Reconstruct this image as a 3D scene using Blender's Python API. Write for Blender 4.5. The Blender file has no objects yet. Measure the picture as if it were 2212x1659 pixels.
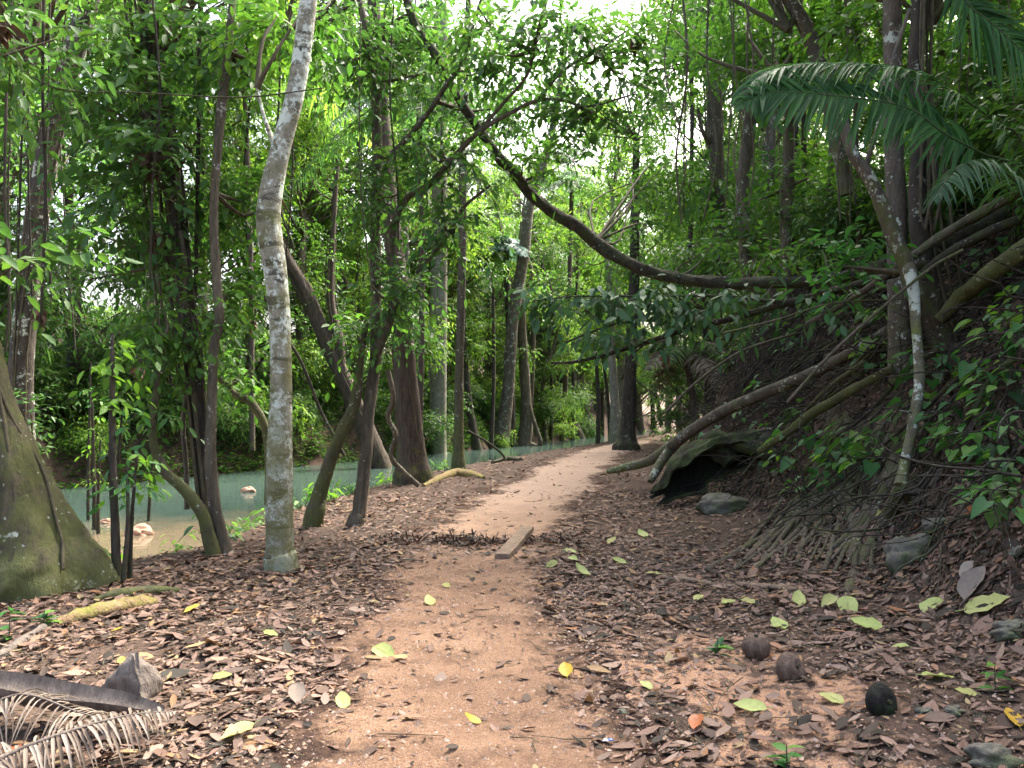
import bpy, math
import numpy as np
from mathutils import Vector

# ------------------------------------------------------------------ camera, sky, sun, exposure
S = bpy.context.scene
C = S.collection
FPX, HOR, EYE = 770.0, 412.0, 1.55
PITCH = math.atan((HOR - 384.0) / FPX)
cd = bpy.data.cameras.new("camera")
cam = bpy.data.objects.new("camera", cd); C.objects.link(cam)
cd.sensor_width = 36.0; cd.lens = FPX / 1024 * 36.0
cd.clip_start = 0.05; cd.clip_end = 2000
cam.location = (0, 0, EYE); cam.rotation_euler = (math.pi / 2 + PITCH, 0, 0)
S.camera = cam

SUN_EL, SUN_AZ = math.radians(54), math.radians(38)       # azimuth from +Y (ahead) towards +X
w = bpy.data.worlds.new("World"); S.world = w; w.use_nodes = True
nt = w.node_tree; nt.nodes.clear()
sky = nt.nodes.new("ShaderNodeTexSky"); sky.sky_type = 'NISHITA'; sky.sun_disc = False
sky.sun_elevation = SUN_EL; sky.sun_rotation = SUN_AZ
sky.air_density = 1.0; sky.dust_density = 10.0; sky.ozone_density = 1.0; sky.altitude = 50
bg = nt.nodes.new("ShaderNodeBackground"); bg.inputs[1].default_value = 0.15
wo = nt.nodes.new("ShaderNodeOutputWorld")
nt.links.new(sky.outputs[0], bg.inputs[0]); nt.links.new(bg.outputs[0], wo.inputs[0])
sl = bpy.data.lights.new("sun", 'SUN'); sl.energy = 3.3; sl.angle = math.radians(25); sl.color = (1, .97, .90)
so = bpy.data.objects.new("sun", sl); C.objects.link(so); so.location = (5, 20, 40)
sd = Vector((math.sin(SUN_AZ) * math.cos(SUN_EL), math.cos(SUN_AZ) * math.cos(SUN_EL), math.sin(SUN_EL)))
so.rotation_euler = sd.to_track_quat('Z', 'Y').to_euler()
S.view_settings.view_transform = 'Standard'; S.view_settings.look = 'None'
S.view_settings.gamma = 1; S.view_settings.exposure = 2.7
cy = S.cycles
cy.max_bounces = 7; cy.diffuse_bounces = 4; cy.transmission_bounces = 5; cy.glossy_bounces = 2
cy.transparent_max_bounces = 4; cy.caustics_reflective = False; cy.caustics_refractive = False
cy.use_denoising = True

# ------------------------------------------------------------------ numeric helpers
RNG = np.random.default_rng(7)
_tab = np.random.default_rng(3).random((256, 256))
def vn(x, y):
    x = np.asarray(x, float); y = np.asarray(y, float)
    xi = np.floor(x).astype(int); yi = np.floor(y).astype(int)
    fx = x - xi; fy = y - yi; fx = fx * fx * (3 - 2 * fx); fy = fy * fy * (3 - 2 * fy)
    a = _tab[xi & 255, yi & 255]; b = _tab[(xi + 1) & 255, yi & 255]
    c = _tab[xi & 255, (yi + 1) & 255]; d = _tab[(xi + 1) & 255, (yi + 1) & 255]
    return (a * (1 - fx) + b * fx) * (1 - fy) + (c * (1 - fx) + d * fx) * fy - .5
def fbm(x, y, o=4):
    r = 0; a = 1.0
    for k in range(o):
        r = r + a * vn(x * 2 ** k + 17 * k, y * 2 ** k + 5 * k); a *= .5
    return r
def ss(a, b, x):
    t = np.clip((x - a) / (b - a), 0, 1); return t * t * (3 - 2 * t)
EY = [-20, 0, 6, 8, 10, 13, 16, 20, 28, 34, 45, 72, 120, 300]
EX = [-9, -6.2, -5.3, -4.2, -3.6, -3.4, -3.1, -2.4, -.2, 2.1, 5.8, 15, 36, 110]
FY = [-20, 0, 22.5, 34, 41, 49.5, 72, 120, 300]
FX = [-30, -22, -13.2, -8, -4.4, -.8, 8, 28, 100]
RY = [-20, 0, 3, 7, 12, 17, 19, 25, 34, 45, 72, 120, 300]
RX = [1.6, 1.9, 2.35, 2.9, 2.95, 3.35, 4.6, 6.3, 8.2, 11.5, 22, 44, 120]
PY = [-20, 0, 3.3, 5, 8, 11, 13.3, 20, 30, 36, 45, 72, 120, 300]
PX = [-.1, -.15, -.2, -.32, -.56, -.12, .25, 1.4, 3.4, 5.1, 8.4, 18, 40, 115]
def height(x, y):
    x = np.asarray(x, float); y = np.asarray(y, float)
    edge = np.interp(y, EY, EX) + .35 * fbm(y * .6, y * 0 + 3, 3)
    far = np.interp(y, FY, FX) + 1.2 * fbm(y * .3, y * 0 + 9, 3)
    foot = np.interp(y, RY, RX) + .25 * fbm(y * .8, y * 0 + 6, 3)
    s = edge - x
    z = 0.05 * fbm(x * .9, y * .9, 4) + 0.022 * fbm(x * 5, y * 5, 3)
    z = z - .10 * ss(-2.2, 0, s) - 1.25 * ss(0, 1.5, s)
    f = far - x
    z = z + ss(-.3, 1.3, f) * (2.3 + .5 * fbm(x * .5, y * .5, 4)) + np.clip(.26 * (f - 1), 0, 9) * .9
    r = x - foot
    sl_ = np.interp(y, [0, 6, 12, 16, 18.5, 24], [1.0, 1.2, 1.4, 2.3, 1.5, .33])
    cap = np.interp(y, [0, 8, 12, 17, 24], [4.1, 4.2, 4.1, 3.7, 2.2])
    rr = np.clip(r, 0, None); rp = np.where(rr < .8, rr * rr / 1.6, rr - .4)
    up = cap * (1 - np.exp(-rp * sl_ / cap)) * 1.15 + .30 * np.clip(r - 1, 0, 60)
    rough = ss(.1, 1.6, r) * (1 - .6 * ss(22, 40, y))
    z = z + up + rough * (.55 * fbm(x * .9 + 40, y * .9, 4) + .12 * fbm(x * 4, y * 4, 3)) + .16 * ss(-1.3, .2, r)
    return z
def P(x, y, d):
    """photo point (2212-wide view) at forward distance d -> world"""
    u = (x / 2.16016 - 512) / FPX; v = (384 - y / 2.16016) / FPX
    c, s = math.cos(PITCH), math.sin(PITCH)
    r = np.array([u, c - v * s, s + v * c])
    return np.array([0, 0, EYE]) + r * (d / r[1])
def G(x, y, lift=0.0):
    """photo point -> where its ray meets the ground"""
    d = np.concatenate([np.arange(1.5, 30, .02), np.arange(30, 120, .2)])
    q0 = P(x, y, 1.0) - np.array([0, 0, EYE])
    pts = q0[None] * d[:, None]
    dz = pts[:, 2] + EYE - height(pts[:, 0], pts[:, 1])
    i = np.argmax(dz < 0) if (dz < 0).any() else len(d) - 1
    p = pts[i] + np.array([0, 0, EYE]); p[2] = float(height(p[0], p[1])) + lift
    return p
def pxm(wpx, d): return wpx / 2.16016 * d / FPX

# ------------------------------------------------------------------ object helpers
def link(o): C.objects.link(o); return o
def tag(o, label=None, cat=None, group=None, kind=None):
    if label: o["label"] = label
    if cat: o["category"] = cat
    if group: o["group"] = group
    if kind: o["kind"] = kind
    return o
def empty(name, loc, label, cat, group=None):
    o = bpy.data.objects.new(name, None); link(o); o.location = tuple(loc); o.empty_display_size = .2
    return tag(o, label, cat, group)
class MB:
    def __init__(s): s.V = []; s.n = 0; s.F = []; s.M = []; s.R = []
    def add(s, V, F, mi=0, rnd=None):
        V = np.asarray(V, float).reshape(-1, 3); F = np.asarray(F)
        s.V.append(V); s.F.append(F + s.n); s.n += len(V)
        s.M.append(np.full(len(F), mi, np.int32))
        s.R.append(np.full(len(F), .5) if rnd is None else np.asarray(rnd, float) * np.ones(len(F)))
        return s
    def mesh(s, name, mats, origin=(0, 0, 0), smooth=True):
        me = bpy.data.meshes.new(name)
        V = np.concatenate(s.V) - np.asarray(origin, float)
        me.vertices.add(len(V)); me.vertices.foreach_set("co", V.ravel().astype(np.float32))
        L = np.concatenate([f.ravel() for f in s.F]).astype(np.int32)
        tot = np.concatenate([np.full(len(f), f.shape[1], np.int32) for f in s.F])
        st = np.concatenate([[0], np.cumsum(tot)[:-1]]).astype(np.int32)
        me.loops.add(len(L)); me.loops.foreach_set("vertex_index", L)
        me.polygons.add(len(tot)); me.polygons.foreach_set("loop_start", st)
        me.polygons.foreach_set("material_index", np.concatenate(s.M))
        me.polygons.foreach_set("use_smooth", np.full(len(tot), smooth))
        a = me.attributes.new("rnd", 'FLOAT', 'FACE'); a.data.foreach_set("value", np.concatenate(s.R).astype(np.float32))
        me.update(calc_edges=True)
        for m in mats: me.materials.append(m)
        return me
    def obj(s, name, mats, parent=None, origin=None, smooth=True):
        if not isinstance(mats, (list, tuple)): mats = [mats]
        if origin is None: origin = tuple(parent.location) if parent else (0, 0, 0)
        o = bpy.data.objects.new(name, s.mesh(name, mats, origin, smooth)); link(o)
        if parent: o.parent = parent
        else: o.location = tuple(origin)
        return o
def nrm(a): return a / np.maximum(np.linalg.norm(a, axis=-1, keepdims=True), 1e-9)
def spline(pts, k):
    """Catmull-Rom through rows of pts (any number of columns)"""
    p = np.asarray(pts, float); n = len(p)
    if n == 2: t = np.linspace(0, 1, k + 1)[:, None]; return p[0] * (1 - t) + p[1] * t
    q = np.vstack([2 * p[0] - p[1], p, 2 * p[-1] - p[-2]]); out = []
    for i in range(n - 1):
        a, b, c, d = q[i:i + 4]
        for t in np.arange(k) / k:
            out.append(.5 * (2 * b + (c - a) * t + (2 * a - 5 * b + 4 * c - d) * t * t + (3 * b - a - 3 * c + d) * t ** 3))
    out.append(p[-1]); return np.array(out)
def tube(mb, pts, rad, sides=12, k=4, rough=.08, mi=0, flute=0, cap=True, seed=0, squash=1.0, rnd=.5):
    a = spline(np.column_stack([pts, rad]), k); c = a[:, :3]; r = np.maximum(a[:, 3], .0008)
    t = nrm(np.gradient(c, axis=0))
    ref = np.array([.3, 1, .05]) if abs(t[:, 2]).mean() > .5 else np.array([0, .1, 1.])
    u = nrm(np.cross(t, ref)); v = np.cross(t, u)
    th = np.linspace(0, 2 * np.pi, sides, endpoint=False)
    ln = np.concatenate([[0], np.cumsum(np.linalg.norm(np.diff(c, axis=0), axis=1))])
    sc = max(r.mean(), .01)
    R = r[:, None] * (1 + rough * 2 * fbm(np.cos(th)[None] * 1.3 + seed * 7.3 + 50, ln[:, None] / sc * .35 + np.sin(th)[None] * 1.3 + 50, 3))
    if flute:
        fl = np.linspace(1, 0, len(c))[:, None] ** 3
        R = R * (1 + fl * flute * (np.cos(th * 5 + seed)[None] * .5 + .3 * np.cos(th * 3 + seed * 2)[None]))
    if sides >= 10: R = R * (1 + rough * .9 * fbm(np.arange(sides)[None] * 1.7 + seed, ln[:, None] / sc * 2.2, 2))
    Vv = c[:, None] + R[..., None] * (np.cos(th)[None, :, None] * u[:, None] + squash * np.sin(th)[None, :, None] * v[:, None])
    n = len(c); i = np.arange(n - 1)[:, None] * sides; j = np.arange(sides)[None]; j2 = (j + 1) % sides
    F = np.stack([i + j, i + j2, i + sides + j2, i + sides + j], -1).reshape(-1, 4)
    mb.add(Vv, F, mi, rnd)
    if cap:
        for e in (0, n - 1):
            ring = Vv[e]; m = ring.mean(0)
            vv = np.vstack([ring, m]); jj = np.arange(sides)
            f = np.stack([jj, (jj + 1) % sides, np.full(sides, sides)], -1)
            mb.add(vv, f if e else f[:, ::-1], mi, rnd)
    return c
# leaf templates: (x across, y along), faces
def _tmpl(st, wd):
    V = [(0, 0)]
    for t, w_ in zip(st, wd): V += [(-w_, t), (0, t), (w_, t)]
    V.append((0, 1)); n = len(V) - 1
    q = []; m = len(st)
    for k in range(m - 1):
        a = 1 + 3 * k
        q += [(a, a + 3, a + 4, a + 1), (a + 1, a + 4, a + 5, a + 2)]
    a = 1 + 3 * (m - 1)
    t = [(0, 1, 2), (0, 2, 3), (n, a + 1, a), (n, a + 2, a + 1)]
    return np.array(V, float), [np.array(q, int).reshape(-1, 4), np.array(t, int)]
T_HI = _tmpl([.12, .32, .56, .8], [.28, .47, .46, .26])
T_OV = _tmpl([.08, .3, .6, .85], [.33, .52, .5, .3])
T_BIG = _tmpl([.04, .14, .26, .4, .54, .68, .8, .9], [.2, .38, .48, .5, .47, .4, .28, .16])
T_MID = (np.array([(0, 0), (-.42, .3), (-.36, .68), (0, 1), (.36, .68), (.42, .3)], float), [np.array([(0, 1, 2, 3), (0, 3, 4, 5)])])
T_LO = (np.array([(0, 0), (-.4, .45), (0, 1), (.4, .45)], float), [np.array([(0, 1, 2), (0, 2, 3)])])
T_HEART = (np.array([(0, 0), (-.34, -.16), (-.52, .12), (-.36, .5), (0, 1), (.36, .5), (.52, .12), (.34, -.16), (0, .45)], float),
           [np.array([(0, 8, 2, 1), (8, 4, 3, 2), (0, 7, 6, 8), (8, 6, 5, 4)])])
def leaves(mb, pos, dirn, norm, size, asp, tm, mi=0, rnd=None, cx=.25, cy=-.18, rng=RNG, wob=0.):
    """pos,dirn,norm (N,3); size length (N,), asp width/length; cx fold, cy droop"""
    V, FS = tm; N = len(pos)
    if N == 0: return
    Y = nrm(dirn); X = nrm(np.cross(Y, norm)); Z = np.cross(X, Y)
    size = np.broadcast_to(size, (N,)); asp = np.broadcast_to(asp, (N,))
    cx = np.broadcast_to(cx, (N,)); cy = np.broadcast_to(cy, (N,))
    lx = V[None, :, 0] * (asp * size)[:, None]; ly = V[None, :, 1] * size[:, None]
    lz = np.abs(lx) * cx[:, None] + cy[:, None] * size[:, None] * V[None, :, 1] ** 2
    if wob: lx = lx * (1 + rng.normal(0, wob, lx.shape)); lz = lz + size[:, None] * wob * .55 * rng.normal(0, 1, lz.shape) * (np.abs(V[None, :, 0]) + .1) * 2
    W = pos[:, None] + lx[..., None] * X[:, None] + ly[..., None] * Y[:, None] + lz[..., None] * Z[:, None]
    k = len(V); off = (np.arange(N) * k)[:, None, None]
    rnd = rng.random(N) if rnd is None else np.broadcast_to(rnd, (N,))
    base = mb.n; mb.V.append(W.reshape(-1, 3)); mb.n += N * k
    for F in FS:
        f = (F[None] + off).reshape(-1, F.shape[1]) + base
        mb.F.append(f); mb.M.append(np.full(len(f), mi, np.int32)); mb.R.append(np.repeat(rnd, len(F)))
def twigs(mb, A, B, Cc, r, mi=1):
    """thin three-sided bent prisms A->B->Cc"""
    N = len(A)
    t = nrm(Cc - A); u = nrm(np.cross(t, np.array([.13, .21, 1.]))); v = np.cross(t, u)
    rings = []
    for q, f in ((A, 1.), (B, .7), (Cc, .3)):
        for a in (0, 2.1, 4.2): rings.append(q + (r * f)[:, None] * (math.cos(a) * u + math.sin(a) * v))
    W = np.stack(rings, 1)
    F = []
    for s in (0, 3):
        for a in range(3): F.append((s + a, s + (a + 1) % 3, s + 3 + (a + 1) % 3, s + 3 + a))
    F = np.array(F); f = (F[None] + (np.arange(N) * 9)[:, None, None]).reshape(-1, 4)
    mb.add(W, f, mi)
def sprays(mb, A, D, L, m, ls, tm, asp=.42, droop=.3, rng=RNG, tint=None, hang=.35, tw=.004, upn=1.0):
    N = len(A); D = nrm(D); L = np.broadcast_to(L, (N,))
    dz = np.zeros((N, 3)); dz[:, 2] = -droop
    at = lambda t: A + D * (L * t)[:, None] + dz * (L * t * t)[:, None]
    if tw: twigs(mb, A, at(.5), at(1.), np.full(N, tw))
    pos = []; dr = []; nm = []; rr = []
    base = rng.random(N) if tint is None else tint
    for k in range(m):
        t = .12 + .88 * k / max(m - 1, 1)
        tan = nrm(D + 2 * dz * t)
        side = nrm(np.cross(tan, [0, 0, 1.]) + rng.normal(0, .15, (N, 3))) * (1 if k % 2 else -1)
        dd = tan * (.55 if k < m - 1 else 1.5) + side * (1. if k < m - 1 else .1) + rng.normal(0, .28, (N, 3))
        dd[:, 2] -= hang
        nn = rng.normal(0, .45, (N, 3)); nn[:, 2] += upn
        pos.append(at(t)); dr.append(dd); nm.append(nn); rr.append(np.clip(base * .65 + rng.random(N) * .35, 0, 1))
    pos = np.concatenate(pos); n = len(pos)
    leaves(mb, pos, np.concatenate(dr), np.concatenate(nm), ls * rng.uniform(.6, 1.2, n), asp * rng.uniform(.8, 1.15, n), tm, 0,
           np.concatenate(rr), rng.uniform(.05, .4, n), rng.uniform(-.3, .02, n), rng)
def ballpts(n, rng, pw=.5):
    d = nrm(rng.normal(size=(n, 3))); return d * (rng.random(n) ** pw)[:, None]

# ------------------------------------------------------------------ materials
def mat(name):
    m = bpy.data.materials.new(name); m.use_nodes = True; t = m.node_tree
    for n in list(t.nodes): t.nodes.remove(n)
    o = t.nodes.new("ShaderNodeOutputMaterial"); b = t.nodes.new("ShaderNodeBsdfPrincipled")
    t.links.new(b.outputs[0], o.inputs[0]); return m, t, b, o
def nd(t, typ, **k):
    n = t.nodes.new(typ)
    for a, v in k.items():
        if a in n.inputs.keys() if isinstance(a, str) else False: n.inputs[a].default_value = v
        else: setattr(n, a, v)
    return n
def ramp(t, fac, stops, interp='LINEAR'):
    r = t.nodes.new("ShaderNodeValToRGB"); r.color_ramp.interpolation = interp
    e = r.color_ramp.elements
    while len(e) < len(stops): e.new(.5)
    for i, (p, c) in enumerate(stops):
        e[i].position = p; e[i].color = (c, c, c, 1) if not isinstance(c, tuple) else (*c, 1)
    t.links.new(fac, r.inputs[0]); return r.outputs[0]
def mapped(t, scale, coord="Object"):
    tc = t.nodes.new("ShaderNodeTexCoord"); mp = t.nodes.new("ShaderNodeMapping")
    mp.inputs["Scale"].default_value = scale
    t.links.new(tc.outputs[coord], mp.inputs[0]); return mp.outputs[0]
def noise(t, vec, scale, det=4, rough=.6, dist=0.):
    n = t.nodes.new("ShaderNodeTexNoise"); n.inputs["Scale"].default_value = scale; n.inputs["Detail"].default_value = det
    n.inputs["Roughness"].default_value = rough; n.inputs["Distortion"].default_value = dist
    t.links.new(vec, n.inputs["Vector"]); return n.outputs["Fac"]
def mix(t, fac, a, b, mode='MIX'):
    m = t.nodes.new("ShaderNodeMix"); m.data_type = 'RGBA'; m.blend_type = mode
    for s, v in ((0, fac), (6, a), (7, b)):
        if hasattr(v, "links") or hasattr(v, "is_linked"): t.links.new(v, m.inputs[s])
        else: m.inputs[s].default_value = v if s == 0 else (*v, 1)
    return m.outputs[2]
def mth(t, op, a, b=0.):
    m = t.nodes.new("ShaderNodeMath"); m.operation = op
    for i, v in enumerate((a, b)):
        if hasattr(v, "is_linked"): t.links.new(v, m.inputs[i])
        else: m.inputs[i].default_value = v
    return m.outputs[0]
def bump(t, b, h, st, dist):
    n = t.nodes.new("ShaderNodeBump"); n.inputs["Strength"].default_value = st; n.inputs["Distance"].default_value = dist
    t.links.new(h, n.inputs["Height"]); t.links.new(n.outputs[0], b.inputs["Normal"])
def leafmat(name, cols, trans=.42, tcol=(1.6, 1.65, .95), rough=.5, spec=.28):
    m, t, b, o = mat(name)
    a = nd(t, "ShaderNodeAttribute", attribute_name="rnd")
    n = len(cols); c = ramp(t, a.outputs["Fac"], [(i / (n - 1), cols[i]) for i in range(n)])
    v = noise(t, mapped(t, (1, 1, 1)), 45, 3, .7)
    c = mix(t, mth(t, 'MULTIPLY', v, .5), c, (.01, .02, .005))
    t.links.new(c, b.inputs["Base Color"]); b.inputs["Roughness"].default_value = rough
    b.inputs["Specular IOR Level"].default_value = spec
    if trans:
        tr = t.nodes.new("ShaderNodeBsdfTranslucent"); ms = t.nodes.new("ShaderNodeMixShader")
        t.links.new(mix(t, 1., c, tcol, 'MULTIPLY'), tr.inputs[0]); ms.inputs[0].default_value = trans
        t.links.new(b.outputs[0], ms.inputs[1]); t.links.new(tr.outputs[0], ms.inputs[2]); t.links.new(ms.outputs[0], o.inputs[0])
    return m
L_DARK = leafmat("leaf_dark", [(.035, .085, .03), (.055, .14, .04), (.08, .18, .04), (.15, .28, .045)])
L_MID = leafmat("leaf_mid", [(.03, .09, .022), (.06, .16, .03), (.1, .23, .035), (.18, .34, .04)])
L_LIME = leafmat("leaf_lime", [(.10, .24, .03), (.16, .34, .04), (.24, .42, .05)], .5)
L_FAR = leafmat("leaf_far", [(.04, .10, .025), (.08, .18, .03), (.13, .26, .035), (.22, .36, .05), (.32, .42, .06)], .5)
L_FARD = leafmat("leaf_far_dark", [(.03, .08, .025), (.05, .13, .03), (.09, .18, .035), (.16, .26, .05)], .45)
L_HERB = leafmat("leaf_herb", [(.03, .12, .04), (.05, .17, .05), (.08, .24, .05), (.16, .32, .05)], .4)
L_PALM = leafmat("leaf_palm", [(.025, .08, .025), (.04, .125, .035), (.065, .18, .045)], .35, rough=.55, spec=.2)
L_BLUE = leafmat("leaf_bluish", [(.04, .09, .045), (.06, .14, .06), (.10, .19, .09)], .35, (1.4, 1.6, .8), rough=.5, spec=.25)
L_PET = leafmat("petiole", [(.04, .07, .02), (.06, .09, .03)], 0)
L_SILV = leafmat("leaf_silvery", [(.09, .17, .14), (.13, .24, .2), (.18, .3, .26)], .3, (1.3, 1.4, 1.), .5, .25)
L_DRY = leafmat("dry_frond", [(.10, .07, .055), (.21, .16, .13), (.31, .26, .22)], .15, (1, .9, .7), .8, .15)
L_LIT = leafmat("litter", [(.02, .014, .012), (.06, .038, .03), (.13, .075, .056), (.20, .118, .088), (.27, .165, .128), (.10, .062, .05), (.33, .23, .18), (.30, .13, .06), (.33, .25, .13)], .12, (1, .8, .6), .7, .25)
L_FALL = leafmat("fallen_pale", [(.34, .42, .11), (.42, .47, .16), (.42, .38, .13)], .2, (1.1, 1.1, .6), .55, .3)
L_YEL = leafmat("fallen_yellow", [(.55, .33, .03), (.62, .4, .05), (.6, .42, .08)], .2, (1, 1, .5), .55, .3)
L_RED = leafmat("fallen_red", [(.3, .07, .03), (.42, .14, .05)], .15, (1, .8, .6), .5, .3)
L_DEAD = leafmat("dead_leaf_cluster", [(.07, .04, .03), (.17, .095, .065)], .2, (1, .8, .6), .6, .2)

def bark(name, c0, c1, zs=.25, sc=9, lichen=0., lcol=(.55, .58, .5), moss=0., mcol=(.10, .13, .02), bands=0., fur=.4, mossh=2.5):
    m, t, b, o = mat(name)
    v = mapped(t, (1, 1, zs)); iso = mapped(t, (1, 1, 1))
    n1 = noise(t, v, sc, 6, .65, .4); c = ramp(t, n1, [(.3, c0), (.7, c1)])
    c = mix(t, mth(t, 'MULTIPLY', ramp(t, noise(t, v, sc * 5, 3), [(.4, 0.), (.7, 1.)]), .35), c, tuple(x * .35 for x in c0))
    if bands:
        vb = mapped(t, (.6, .6, 3.2)); nb = noise(t, vb, 1.6, 5, .7, .6)
        c = mix(t, mth(t, 'MULTIPLY', ramp(t, nb, [(.52, 0.), (.58, 1.)]), bands), c, (.06, .055, .04))
    if lichen:
        nl = noise(t, iso, 3.5, 5, .7); nf = noise(t, iso, 22, 4, .7)
        s = mth(t, 'ADD', mth(t, 'MULTIPLY', nl, .65), mth(t, 'MULTIPLY', nf, .35))
        th = .62 - lichen * .2
        c = mix(t, ramp(t, s, [(th, 0.), (th + .035, 1.)]), c, lcol)
        vo = nd(t, "ShaderNodeTexVoronoi"); vo.inputs["Scale"].default_value = 13; t.links.new(iso, vo.inputs["Vector"])
        c = mix(t, mth(t, 'MULTIPLY', ramp(t, mth(t, 'ADD', vo.outputs["Distance"], mth(t, 'MULTIPLY', nf, .35)), [(.30 + lichen * .12, 1.), (.36 + lichen * .12, 0.)]), ramp(t, nl, [(.50, 0.), (.56, 1.)])), c, tuple(min(1, x * 1.1) for x in lcol))
    if moss:
        mcol = tuple(x * .8 for x in mcol)
        tc = t.nodes.new("ShaderNodeTexCoord"); sp = t.nodes.new("ShaderNodeSeparateXYZ"); t.links.new(tc.outputs["Object"], sp.inputs[0])
        hgt = mth(t, 'SUBTRACT', 1., mth(t, 'MINIMUM', mth(t, 'ABSOLUTE', mth(t, 'DIVIDE', sp.outputs[2], mossh)), 1.5))
        nm = noise(t, iso, 4.5, 6, .7)
        s = mth(t, 'ADD', mth(t, 'MULTIPLY', hgt, .22), nm)
        c = mix(t, mth(t, 'MULTIPLY', ramp(t, s, [(.70 - moss * .2, 0.), (.90 - moss * .2, 1.)]), .75), c, mix(t, noise(t, iso, 30, 3), mcol, tuple(x * 2.1 for x in mcol)))
    t.links.new(c, b.inputs["Base Color"]); b.inputs["Roughness"].default_value = .85
    b.inputs["Specular IOR Level"].default_value = .25
    h = mth(t, 'ADD', n1, mth(t, 'MULTIPLY', noise(t, v, sc * 3.5, 4, .7), .5))
    bump(t, b, h, fur, .06)
    return m
B_PALE = bark("bark_pale", (.15, .14, .10), (.36, .35, .28), .8, 7, .6, (.52, .57, .5), .95, (.10, .10, .035), bands=.95, fur=.5, mossh=5)
B_LICH = bark("bark_dark_lichen", (.03, .025, .02), (.095, .078, .06), .35, 9, .35, (.42, .45, .38), .35, (.06, .075, .02), fur=.7)
B_ARCH = bark("bark_arch", (.02, .016, .012), (.085, .068, .05), .8, 12, .05, (.3, .32, .27), .25, (.05, .065, .02), fur=1.0, mossh=40)
B_SLIM = bark("bark_slim", (.075, .068, .04), (.19, .17, .11), .7, 8, .5, (.42, .45, .38), .3, bands=.3, fur=.3)
B_GREY = bark("bark_grey", (.13, .12, .09), (.28, .26, .21), .5, 9, .2, (.42, .45, .38), .35, (.09, .11, .03), fur=.35)
B_SPOT = bark("bark_spotted", (.06, .05, .04), (.16, .13, .10), .4, 9, .3, (.42, .45, .38), .45, (.07, .09, .02), fur=.5)
B_BROWN = bark("bark_brown", (.035, .026, .02), (.13, .095, .072), .16, 14, 0, moss=.1, fur=1.0)
B_RED = bark("bark_reddish", (.05, .043, .030), (.165, .135, .095), .2, 10, .18, (.35, .33, .3), fur=.7)
B_DARK = bark("bark_dark", (.022, .018, .014), (.075, .06, .045), .25, 9, .12, (.25, .27, .22), .3, (.045, .06, .015), fur=.6)
B_MOSS = bark("bark_mossy", (.035, .03, .02), (.13, .105, .07), .3, 8, .1, (.5, .52, .45), .85, (.07, .08, .022), fur=.6, mossh=3.5)
B_ROOT = bark("root_bark", (.05, .04, .03), (.16, .125, .09), .5, 9, .08, (.3, .3, .25), .5, (.06, .075, .02), fur=.6)
B_ROT = bark("rotten_bark", (.012, .01, .008), (.06, .048, .035), .4, 7, 0, moss=.45, mcol=(.05, .07, .02), fur=.9, mossh=50)
B_TWIG = bark("twig_bark", (.045, .04, .025), (.12, .10, .06), .6, 12, fur=.2)
B_LOG = bark("rotten_wood", (.13, .08, .045), (.36, .24, .13), .5, 8, 0, moss=.35, mcol=(.14, .15, .02), fur=.8, mossh=1)
B_HUSK = bark("husk", (.06, .04, .03), (.17, .12, .09), .4, 16, fur=.5)
B_HUSKD = bark("husk_black", (.006, .005, .005), (.025, .022, .018), .4, 18, moss=.1, mcol=(.02, .035, .01), fur=.6)
B_SHEATH = bark("sheath", (.07, .055, .045), (.2, .165, .135), .25, 9, fur=.4)
B_PLANK = bark("weathered_plank", (.11, .075, .05), (.28, .2, .14), .5, 14, fur=.4)
def stone_mat():
    m, t, b, o = mat("mossy_stone"); v = mapped(t, (1, 1, 1))
    n = noise(t, v, 6, 6, .7); c = ramp(t, n, [(.3, (.05, .045, .038)), (.7, (.24, .21, .17))])
    c = mix(t, ramp(t, noise(t, v, 3, 5, .7), [(.42, 0.), (.56, .85)]), c, (.05, .065, .02))
    t.links.new(c, b.inputs["Base Color"]); b.inputs["Roughness"].default_value = .9; bump(t, b, n, .7, .06); return m
M_STONE = stone_mat()
def ground_mat():
    m, t, b, o = mat("forest_soil"); v = mapped(t, (1, 1, 1))
    n = noise(t, v, 3, 8, .7); c = ramp(t, n, [(.3, (.016, .012, .009)), (.55, (.042, .029, .022)), (.75, (.085, .056, .042))])
    f = noise(t, v, 40, 5, .75); c = mix(t, ramp(t, f, [(.35, 0.), (.7, .6)]), c, (.19, .125, .09))
    geo = t.nodes.new("ShaderNodeNewGeometry"); sp = t.nodes.new("ShaderNodeSeparateXYZ"); t.links.new(geo.outputs["Position"], sp.inputs[0])
    # spilled orange gravel beside the path
    px = mth(t, 'ABSOLUTE', mth(t, 'SUBTRACT', sp.outputs[0], 1.05)); py = mth(t, 'ABSOLUTE', mth(t, 'SUBTRACT', sp.outputs[1], 4.4))
    dd = mth(t, 'ADD', mth(t, 'DIVIDE', px, 1.15), mth(t, 'DIVIDE', py, 2.0))
    g = ramp(t, mth(t, 'ADD', mth(t, 'MULTIPLY', noise(t, v, 1.9, 6, .65), 1.3), mth(t, 'MULTIPLY', dd, -.28)), [(.44, 0.), (.52, 1.)])
    c = mix(t, g, c, mix(t, ramp(t, noise(t, v, 120, 3), [(.35, 0.), (.65, 1.)]), (.24, .13, .08), (.44, .28, .18)))
    t.links.new(c, b.inputs["Base Color"]); b.inputs["Roughness"].default_value = .95; b.inputs["Specular IOR Level"].default_value = .15
    bump(t, b, mth(t, 'ADD', n, mth(t, 'MULTIPLY', noise(t, v, 70, 4, .7), .35)), .8, .05); return m
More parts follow.
